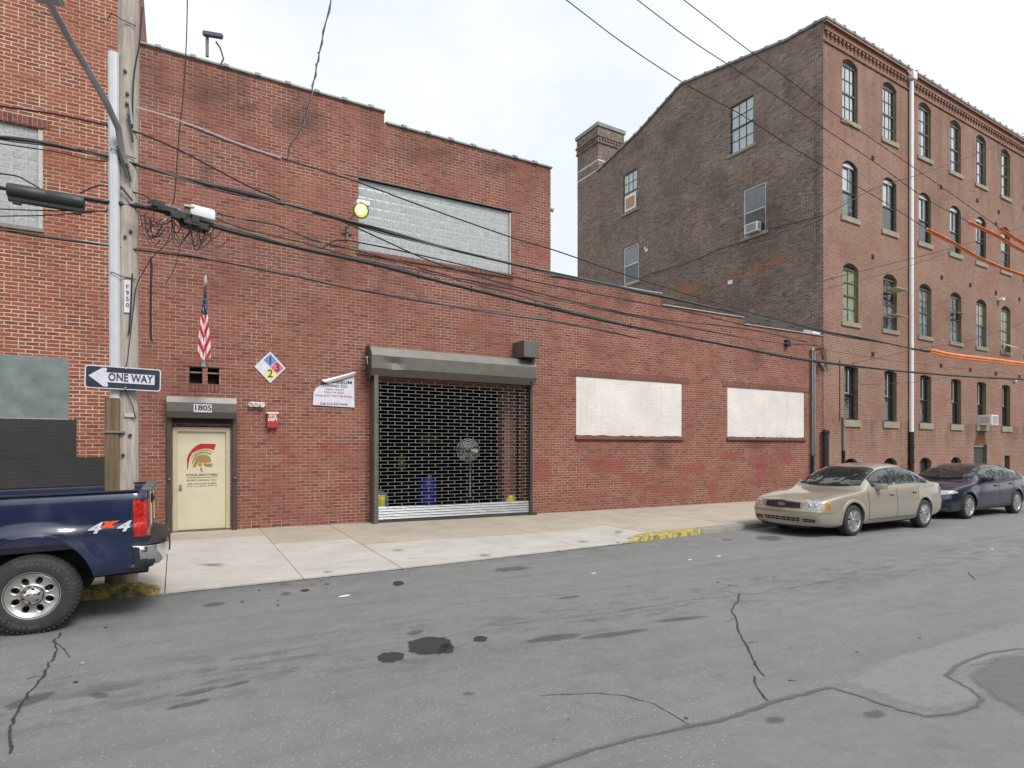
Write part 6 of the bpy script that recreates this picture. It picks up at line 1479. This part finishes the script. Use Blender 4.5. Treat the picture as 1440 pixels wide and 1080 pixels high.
def front_gold(root, skin, patch, rskin):
    g = MB()
    for s_ in (-1, 1): patch(skin, 0, .6, lambda p: .6+.0*p, lambda p: .765-.02*p, M['chrome'], s_, .006, 10, 3, g); 
    gr = g.build('grille_surround', root, smooth=60, local=True, fix=False)
    g = MB()
    for s_ in (-1, 1): patch(skin, 0, .555, lambda p: .617, lambda p: .752-.02*p, M['grille'], s_, .011, 10, 3, g)
    for k in range(5):
        for s_ in (-1, 1): patch(skin, 0, .55, .63+.023*k, .636+.023*k, M['plastic'], s_, .0145, 10, 1, g)
    for k in range(14):
        for s_ in (-1, 1): p = .04*k+.01; patch(skin, p, p+.008, .62, .735, M['plastic'], s_, .0145, 1, 3, g)
    g.build('grille', root, local=True, fix=False)
    g = MB(); c = skin(0, .685, -1, .024); E = lambda a, b, dx: [c+Vector((dx+.02*(a*math.cos(t))**2*4, a*math.cos(t), b*math.sin(t))) for t in [2*PI*i/24 for i in range(24)]]
    g.prism(E(.085, .034, 0), (.012, 0, 0), M['chrome']); g.prism(E(.076, .027, -.003), (.004, 0, 0), M['grille']); g.text('Ford', .048, c+Vector((-.0055, 0, -.002)), (0, -1, 0), (0, 0, 1), M['chrome'], shear=.3, thick=.0008); g.build('badge', root, local=True, fix=False)
    g = MB()
    for s_ in (-1, 1):
        patch(skin, 0, 1.0, .535, .548, M['p_gold'], s_, .016, 12, 2, g); patch(skin, 1.0, 1.52, .535, .548, M['p_gold'], s_, .012, 8, 2, g)
        patch(skin, 0, 1.0, .553, .573, M['p_gold'], s_, .022, 12, 2, g)
    g.build('bumper_ridge', root, smooth=60, local=True, fix=False)
    g = MB()
    for s_ in (-1, 1):
        patch(skin, 0, .56, .335, .415, M['blackm'], s_, .004, 8, 1, g); patch(skin, .66, .97, lambda p: .335, lambda p: .405-.02*(p-.66), M['blackm'], s_, .004, 8, 1, g)
        patch(skin, 0, .58, .37, .38, M['p_gold'], s_, .01, 8, 1, g); patch(skin, .62, .98, .366, .376, M['p_gold'], s_, .01, 8, 1, g)
        for k in range(4): p = .14*k+.03; patch(skin, p, p+.018, .335, .415, M['p_gold'], s_, .009, 1, 2, g)
        patch(skin, 0, .95, .2, .27, M['plastic'], s_, -.02, 8, 1, g)
    g.build('air_intake', root, local=True, fix=False)
    g = MB(); 
    for s_ in (-1, 1):
        for p, z, r_ in ((.83, .67, .045), (.97, .685, .04)): c = skin(p, z, s_, .0); g.lathe([(0, .02), (r_*.5, .018), (r_, .004), (r_*1.1, .0)], c, (-1, s_*.4, 0), M['chrome'], 14)
    g.build('headlight_bowl', root, smooth=True, local=True)
GOLD = dict(L=5.1, paint='p_gold', pitch=.0, T=[(0,.79),(.06,.815),(.2,.85),(.5,.905),(.9,.945),(1.35,1.0),(1.5,1.045),(1.75,1.2),(2.2,1.425),(2.5,1.51),(3.0,1.555),(3.35,1.545),(3.75,1.455),(4.1,1.29),(4.35,1.165),(4.5,1.13),(4.8,1.115),(5.0,1.09),(5.1,1.03)],
    S=[(0,.745),(.3,.8),(.8,.875),(1.5,.945),(3,.985),(4.3,1.02),(4.8,1.03),(5.1,.97)], W=[(0,.77),(.03,.81),(.07,.835),(.13,.858),(.2,.875),(.42,.9),(.8,.925),(1.5,.945),(3.5,.945),(4.3,.915),(4.8,.86),(5.0,.8),(5.1,.72)],
    B=[(0,.25),(.6,.2),(1.5,.23),(3.9,.23),(4.6,.26),(5.1,.32)], nose=[(0,.08),(.3,.03),(.45,.0),(.56,.0),(.6,.035),(.75,.07),(.9,.1)], tail=[(0,.1),(.4,.02),(.6,.0),(.7,.04),(1.1,.1)],
    fw=1.08, rw=3.95, wr=.34, wy=.925, dlo=(1.86, 4.2), panes=((1.93, 2.74), (2.8, 3.6), (3.64, 4.13)), gaps=(1.62, 2.75, 3.66), gapslope=.0, handles=(2.55, 3.5), mirror=2.02,
    lamps=(('headlight', .64, 1.28, lambda p: .6+.015*max(0, p-.9), lambda p: min(.8, .63+.75*(p-.6))-.25*max(0, p-1.1), 'lens_c'), ('turn_signal', 1.12, 1.3, lambda p: .615, lambda p: .775-.32*(p-1.12), 'lens_a')),
    rlamps=(('tail_lamp', .5, 1.3, .8, .96, 'lens_r'),), wind=(1.5, 2.3, .72, .6, .14), back=(4.36, 3.7, .64, .56, .1), cowl=1.45, hoodseam=((.66, .08),), spokes=8, front=front_gold, belt=.022, sill_mat='p_gold')
def front_navy(root, skin, patch, rskin):
    g = MB()
    for s_ in (-1, 1): patch(skin, 0, .42, lambda p: .5+.1*p, lambda p: .73-.04*p, M['chrome'], s_, .006, 8, 2, g)
    g.build('grille_surround', root, smooth=60, local=True, fix=False)
    g = MB()
    for s_ in (-1, 1):
        patch(skin, 0, .38, lambda p: .52+.1*p, lambda p: .71-.04*p, M['grille'], s_, .011, 8, 2, g)
        for k in range(4): patch(skin, 0, .36, .56+.04*k, .57+.04*k, M['chrome'], s_, .016, 6, 1, g)
    g.build('grille', root, local=True, fix=False)
    g = MB()
    for s_ in (-1, 1): patch(skin, 0, .6, .3, .4, M['blackm'], s_, .004, 8, 1, g); patch(skin, .7, 1.0, .36, .46, M['blackm'], s_, .004, 6, 1, g); patch(skin, .0, 1.1, .285, .297, M['chrome'], s_, .01, 10, 1, g)
    g.build('air_intake', root, local=True, fix=False)
    g = MB()
    for s_ in (-1, 1): c = skin(.93, .685, s_, .006); g.lathe([(0, .025), (.03, .02), (.045, .004)], c, (-1, s_*.5, 0), M['chrome'], 14)
    g.build('headlight_bowl', root, smooth=True, local=True)
NAVY = dict(GOLD, L=4.82, paint='p_navy', tum=.5, T=[(0,.72),(.06,.76),(.2,.82),(.5,.9),(.9,.965),(1.2,1.01),(1.35,1.06),(1.7,1.24),(2.15,1.4),(2.5,1.455),(2.9,1.47),(3.3,1.45),(3.8,1.33),(4.2,1.18),(4.45,1.13),(4.65,1.12),(4.82,1.04)],
    S=[(0,.68),(.3,.77),(.8,.87),(1.5,.94),(3,1.0),(4.2,1.05),(4.6,1.04),(4.82,.97)], W=[(0,.6),(.03,.67),(.07,.715),(.13,.765),(.2,.8),(.42,.86),(.8,.905),(1.4,.92),(3.4,.92),(4.1,.9),(4.5,.85),(4.7,.8),(4.82,.72)],
    B=[(0,.22),(.6,.19),(1.5,.22),(3.6,.22),(4.4,.26),(4.82,.32)], fw=.93, rw=3.725, wr=.335, wy=.895, dlo=(1.72, 4.0), panes=((1.82, 2.58), (2.64, 3.4), (3.44, 3.9)), gaps=(1.5, 2.6, 3.46), handles=(2.42, 3.32), mirror=1.85,
    lamps=(('headlight', .5, 1.42, lambda p: .6+.13*(p-.5), lambda p: .62+.13*(p-.5)+.1*math.sin(min(1, max(0, (p-.5)/.92))*PI)**.7, 'lens_c'),), rlamps=(('tail_lamp', .55, 1.35, .82, .98, 'lens_r'),),
    wind=(1.35, 2.15, .7, .58, .18), back=(4.25, 3.5, .62, .54, .12), cowl=1.3, hoodseam=((.6, .08),), spokes=11, front=front_navy, sill_mat='plastic', rim=.7, fbulge=.2)
CG = 'cars parked along the far kerb'
sedan('silver_sedan', (11.80, 8.70, -.053), 'champagne silver sedan parked at the kerb in front of the navy one', GOLD, CG)
sedan('navy_sedan', (17.84, 9.05, -.053), 'dark navy sedan parked directly behind the champagne silver one', NAVY, CG)

# pickup truck ------------------------------------------------------------
TC = (-1.205, 8.285, .049)
tk = thing('pickup_truck', TC, 'dark blue 4x4 pickup truck cut off by the left edge, its tail beside the pole', 'pickup truck'); tk.rotation_euler = (0, R(-1.35), 0)
tp = M['p_truck']
YP = [(.5, .915), (.56, .94), (.66, .952), (.8, .956), (.9, .962), (.945, .975), (.975, .972), (1.02, .955), (1.15, .95), (1.26, .94), (1.31, .925), (1.335, .9), (1.34, .87)]
ACX, ACZ, AR_ = 0., .44, .5
def ty(x, z):
    y = interp(YP, z); d_ = math.hypot(x-ACX, z-ACZ); y += .03*smst(.2, .02, d_-AR_)*(1 if z < 1.05 else max(0, 1-(z-1.05)/.05)) if d_ > AR_-.05 else .03
    y -= .05*smst(.86, .97, x)**2; return y
mb = MB(); xs2 = [-1.5+2.3*i/40 for i in range(41)]+[.84, .88, .91, .94, .96, .97]; zz_ = [.5+.84*j/34 for j in range(35)]
for s_ in (-1, 1):
    outer = [[(x, s_*ty(x, z), z) for z in zz_]+[(x, s_*.83, 1.34), (x, s_*.82, 1.3), (x, s_*.8, .8), (x, s_*.8, .5)] for x in xs2]
    mb = MB(); mb.grid(outer, tp, closed=True); mb.poly(outer[0], tp); mb.poly(outer[-1], tp); bd = mb.build('bed_side', tk, local=True)
    boolean(bd, [cyl_cut(ACX, ACZ, AR_, *((-2, -.5) if s_ < 0 else (.5, 2)), tk)])
    bd.data.polygons.foreach_set('use_smooth', [True]*len(bd.data.polygons))
    bm = bmesh.new(); bm.from_mesh(bd.data); bmesh.ops.remove_doubles(bm, verts=bm.verts[:], dist=.0004)
    for e in bm.edges:
        if len(e.link_faces) == 2 and e.calc_face_angle(0) > R(35): e.smooth = False
    bm.to_mesh(bd.data); bm.free()
for s_ in (-1, 1):
    g = MB(); rows = []
    for k in range(41):
        an = R(8)+R(164)*k/40
        rows.append([(ACX+q*math.cos(an), s_*(ty(ACX+q*math.cos(an), ACZ+q*math.sin(an))+o2), ACZ+q*math.sin(an)) for q, o2 in ((AR_-.004, -.05), (AR_-.003, .004), (AR_+.012, .008), (AR_+.03, .003), (AR_+.045, -.001))])
    g.grid(rows, tp); g.build('wheel_arch_lip', tk, smooth=True, local=True, fix=False)
mb = MB(); mb.box(-1.48, .9, -.82, .82, .78, .84, M['p_truck']); mb.box(-1.5, -1.44, -.82, .82, .8, 1.33, tp); mb.build('bed_floor', tk, local=True)
for s_ in (-1, 1): mb = MB(); mb.box(-1.48, .9, s_*.855-.045, s_*.855+.045, 1.338, 1.352, M['plastic']); mb.build('rail_cap', tk, local=True)
mb = MB(); mb.obox((.955, 0, .975), (.028, 0, 0), (0, .8, 0), (0, 0, .36), tp, .015); tg_ = mb.build('tailgate', tk, local=True, smooth=True)
mb = MB(); mb.obox((.97, 0, 1.345), (.055, 0, 0), (0, .83, 0), (0, 0, .018), M['cable_g'], .012); mb.build('top_cap', tg_, local=True)
mb = MB(); mb.obox((.99, 0, 1.2), (.012, 0, 0), (0, .14, 0), (0, 0, .05), M['plastic'], .01); mb.obox((1.003, 0, 1.2), (.01, 0, 0), (0, .09, 0), (0, 0, .025), M['black'], .006); mb.build('handle', tg_, local=True)
for s_ in (-1, 1):
    mb = MB(); rows = []
    for k in range(13):
        t = k/12; z = .87+.38*t; row = [(.845, s_*(ty(.845, z)+.002), z), (.85, s_*(ty(.85, z)+.012), z), (.9, s_*(ty(.9, z)+.014), z), (.945, s_*(ty(.945, z)+.012), z), (.975, s_*(ty(.96, z)-.005), z), (.985, s_*(ty(.97, z)-.06), z), (.98, s_*.8, z)]
        rows.append(row)
    mb.grid(rows, M['lens_r']); mb.poly(rows[0], M['lens_r']); mb.poly(rows[-1], M['lens_r']); tl_ = mb.build('tail_lamp', tk, smooth=45, local=True, fix=False)
    mb = MB()
    for z in (.862, 1.252): mb.obox((.905, s_*(ty(.9, z)+.001), z), (.066, 0, 0), (0, .008, 0), (0, 0, .008), M['plastic'])
    mb.obox((.838, s_*(ty(.838, 1.05)+.001), 1.057), (.007, 0, 0), (0, .008, 0), (0, 0, .2), M['plastic']); mb.build('lamp_gasket', tl_, local=True)
# step bumper: plastic top, chromed face wrapping round the corners
BP = [(.85, -1.0), (.9, -1.01), (.97, -.985), (1.03, -.93), (1.09, -.85), (1.13, -.7), (1.15, -.45), (1.15, .45), (1.13, .7), (1.09, .85), (1.03, .93), (.97, .985), (.9, 1.01), (.85, 1.0)]
mb = MB(); mb.grid([[(x-.02, y*.985, .78), (x, y, .765), (x+.004, y, .7), (x, y, .6), (x-.03, y*.98, .56), (x-.08, y*.94, .56)] for x, y in BP], M['chrome']); bp = mb.build('bumper', tk, smooth=50, local=True, fix=False)
mb = MB(); rows = [[(x-.004, y*.99, .782), (x-.03, y*.97, .80), (.9, y*.92, .815), (.88, y*.9, .78)] for x, y in BP]; mb.grid(rows, M['plastic'])
mb.obox((1.1, -.62, .79), (.035, 0, 0), (0, .14, 0), (0, 0, .014), M['plastic']); mb.obox((1.02, 0, .69), (.145, 0, 0), (0, .3, 0), (0, 0, .085), M['plastic'], .01); mb.grid([[(x-.01, y*1.006, .64), (x+.004, y*1.008, .6), (x-.02, y, .55), (x-.06, y*.95, .53)] for x, y in BP[:4]+BP[10:]][:4], M['plastic'])
mb.grid([[(x-.0, y*1.004, z) for z in (.56, .62, .68, .74, .77)] for x, y in BP[:2]], M['plastic']); mb.build('step_pad', bp, smooth=50, local=True, fix=False)
mb = MB(); mb.box(-4.2, .95, -.55, -.42, .42, .58, M['blackm']); mb.box(-4.2, .95, .42, .55, .42, .58, M['blackm']); mb.tube([(0, -.72, .385), (0, .72, .385)], .06, M['blackm'], 10); mb.lathe([(0, -.12), (.12, -.1), (.15, 0), (.12, .1), (0, .12)], (0, 0, .385), (0, 1, 0), M['blackm'], 16); mb.tube([(-1.2, .3, .5), (.2, .45, .52), (.75, .62, .5)], .035, M['frame_dk'], 8); mb.box(-1.4, -.55, -.78, .78, .45, .78, M['blackm']); mb.box(.5, .9, -.78, .78, .52, .76, M['blackm'])
for s_ in (-1, 1): mb.box(-.7, .55, s_*.68-.01, s_*.68+.01, .56, .82, M['blackm']); 
mb.build('chassis', tk, local=True)
mb = MB()
for ch, dx, sz, mt in (('4', -.12, .15, 'sign_w'), ('4', .125, .15, 'sign_w')): mb.text(ch, sz, (.62+dx, -(ty(.6, .99)+.012), .985), (1, 0, 0), (0, .0, 1), M[mt], shear=.35, bold=.003, sx=1.45, thick=.001)
mb.text('x', .1, (.62, -(ty(.6, 1.02)+.014), 1.025), (1, 0, 0), (0, 0, 1), M['logo_x'] if 'logo_x' in M else M.setdefault('logo_x', plain('orange_red_x', (.75,.1,.03), .5)), shear=.45, bold=.011, sx=1.5, thick=.001); mb.build('badge', tk, local=True, fix=False)
# cab (ahead of the bed, mostly outside the picture)
CP = [(-1.56, .52), (-1.56, 1.32), (-1.58, 1.45), (-1.72, 1.83), (-1.9, 1.88), (-2.9, 1.89), (-3.15, 1.84), (-3.8, 1.32), (-4.0, 1.26), (-4.9, 1.2), (-5.02, 1.1), (-5.05, .55), (-3.9, .45)]
mb = MB(); rows = []
for y in (-.95, -.92, -.8, 0, .8, .92, .95):
    k = max(0, (abs(y)-.8)/.15); rows.append([(x, (y if z < 1.34 else y*(1-.16*(z-1.34)/.5)), z-(.03*k*k if z > 1.3 else 0)) for x, z in CP])
mb.grid(rows, tp, closed=True); mb.poly(rows[0], tp); mb.poly(rows[-1], tp); cb = mb.build('cab', tk, local=True)
boolean(cb, [cyl_cut(-3.65-.0, .44, .47, -2, -.5, tk), cyl_cut(-3.65, .44, .47, .5, 2, tk)])
for s_ in (-1, 1):
    mb = MB()
    for poly in ([(-1.75, 1.36), (-1.85, 1.76), (-2.28, 1.78), (-2.28, 1.36)], [(-2.36, 1.36), (-2.36, 1.78), (-2.95, 1.78), (-3.5, 1.36)]): mb.prism([(x, s_*(.955*(1-.16*(z-1.34)/.5)), z) for x, z in poly], (0, s_*.006, 0), M['carglass'])
    mb.build('side_window', tk, local=True)
mb = MB(); mb.prism([(-3.17, -.72, 1.8), (-3.17, .72, 1.8), (-3.78, .8, 1.35), (-3.78, -.8, 1.35)], (-.012, 0, .012), M['carglass']); mb.build('windscreen', tk, local=True)
mb = MB(); mb.prism([(-1.6, -.7, 1.4), (-1.6, .7, 1.4), (-1.7, .66, 1.78), (-1.7, -.66, 1.78)], (.012, 0, .004), M['carglass']); mb.build('rear_window', tk, local=True)
mb = MB(); mb.box(-5.1, -4.98, -.9, .9, .5, .72, M['chrome'], .02); mb.build('front_bumper', tk, local=True)
for s_ in (-1, 1): mb = MB(); mb.box(-5.06, -4.98, s_*.7-.17, s_*.7+.17, .85, 1.05, M['lens_c'], .01); mb.build('headlight', tk, local=True)
LT = [('WRANGLER', R(75), 1), ('RT/S', R(12), 1), ('WRANGLER', R(245), 1)]
for wx in (0, -3.65):
    for s_ in (-1, 1): wheel(tk, wx, -.945 if s_ < 0 else .78, .38, .38, .245, s_, 'steel', 8, .585, 'alloy_p', LT if s_ < 0 and wx == 0 else None)

# ------------------------------------------------------------------ light, sky, camera
w = bpy.data.worlds.new('World'); S.world = w; w.use_nodes = True; nt = w.node_tree; nt.nodes.clear()
sky = nt.nodes.new('ShaderNodeTexSky'); sky.sky_type = 'NISHITA'; sky.sun_disc = False; sky.sun_elevation = R(48); sky.sun_rotation = R(165); sky.air_density = 1.2; sky.dust_density = 3.
tcn = nt.nodes.new('ShaderNodeTexCoord'); mp = nt.nodes.new('ShaderNodeMapping'); mp.inputs['Scale'].default_value = (1., 1., 2.2); mp.inputs['Location'].default_value = (.35, .1, .2)
nz = nt.nodes.new('ShaderNodeTexNoise'); nz.inputs['Scale'].default_value = 1.9; nz.inputs['Detail'].default_value = 6; nz.inputs['Roughness'].default_value = .5
rp_ = nt.nodes.new('ShaderNodeValToRGB'); e = rp_.color_ramp.elements; e[0].position = .34; e[0].color = (.77, .82, .85, 1); e[1].position = .58; e[1].color = (.95, .955, .96, 1)
sc = nt.nodes.new('ShaderNodeVectorMath'); sc.operation = 'SCALE'; sc.inputs['Scale'].default_value = 10.
mx = nt.nodes.new('ShaderNodeMix'); mx.data_type = 'RGBA'; mx.inputs['Factor'].default_value = .9
bg = nt.nodes.new('ShaderNodeBackground'); bg.inputs['Strength'].default_value = .1; ow = nt.nodes.new('ShaderNodeOutputWorld')
l = nt.links.new; l(tcn.outputs['Generated'], mp.inputs[0]); l(mp.outputs[0], nz.inputs['Vector']); l(nz.outputs[0], rp_.inputs[0]); l(rp_.outputs[0], sc.inputs[0]); l(sky.outputs[0], mx.inputs[6]); l(sc.outputs[0], mx.inputs[7]); l(mx.outputs[2], bg.inputs[0]); l(bg.outputs[0], ow.inputs[0])
sd = bpy.data.lights.new('Sun', 'SUN'); sd.energy = 2.4; sd.angle = R(22); sd.color = (1, .97, .93); so = bpy.data.objects.new('sun', sd); COL.objects.link(so)
tosun = Vector((math.sin(R(165))*math.cos(R(48)), math.cos(R(165))*math.cos(R(48)), math.sin(R(48)))); so.rotation_euler = tosun.to_track_quat('Z', 'Y').to_euler(); so.location = (5, -5, 25)
cam = bpy.data.cameras.new('Camera'); co = bpy.data.objects.new('camera', cam); COL.objects.link(co); S.camera = co
co.location = (0, 0, EYE); co.rotation_euler = (PI/2, 0, ANG-PI/2); cam.sensor_width = 36; cam.lens = F_/1440*36; cam.shift_y = (HY-540)/1440; cam.clip_end = 2000; cam.clip_start = .05
S.view_settings.view_transform = 'Standard'; S.view_settings.look = 'None'; S.view_settings.exposure = .3; S.view_settings.gamma = 1
S.render.engine = 'CYCLES'
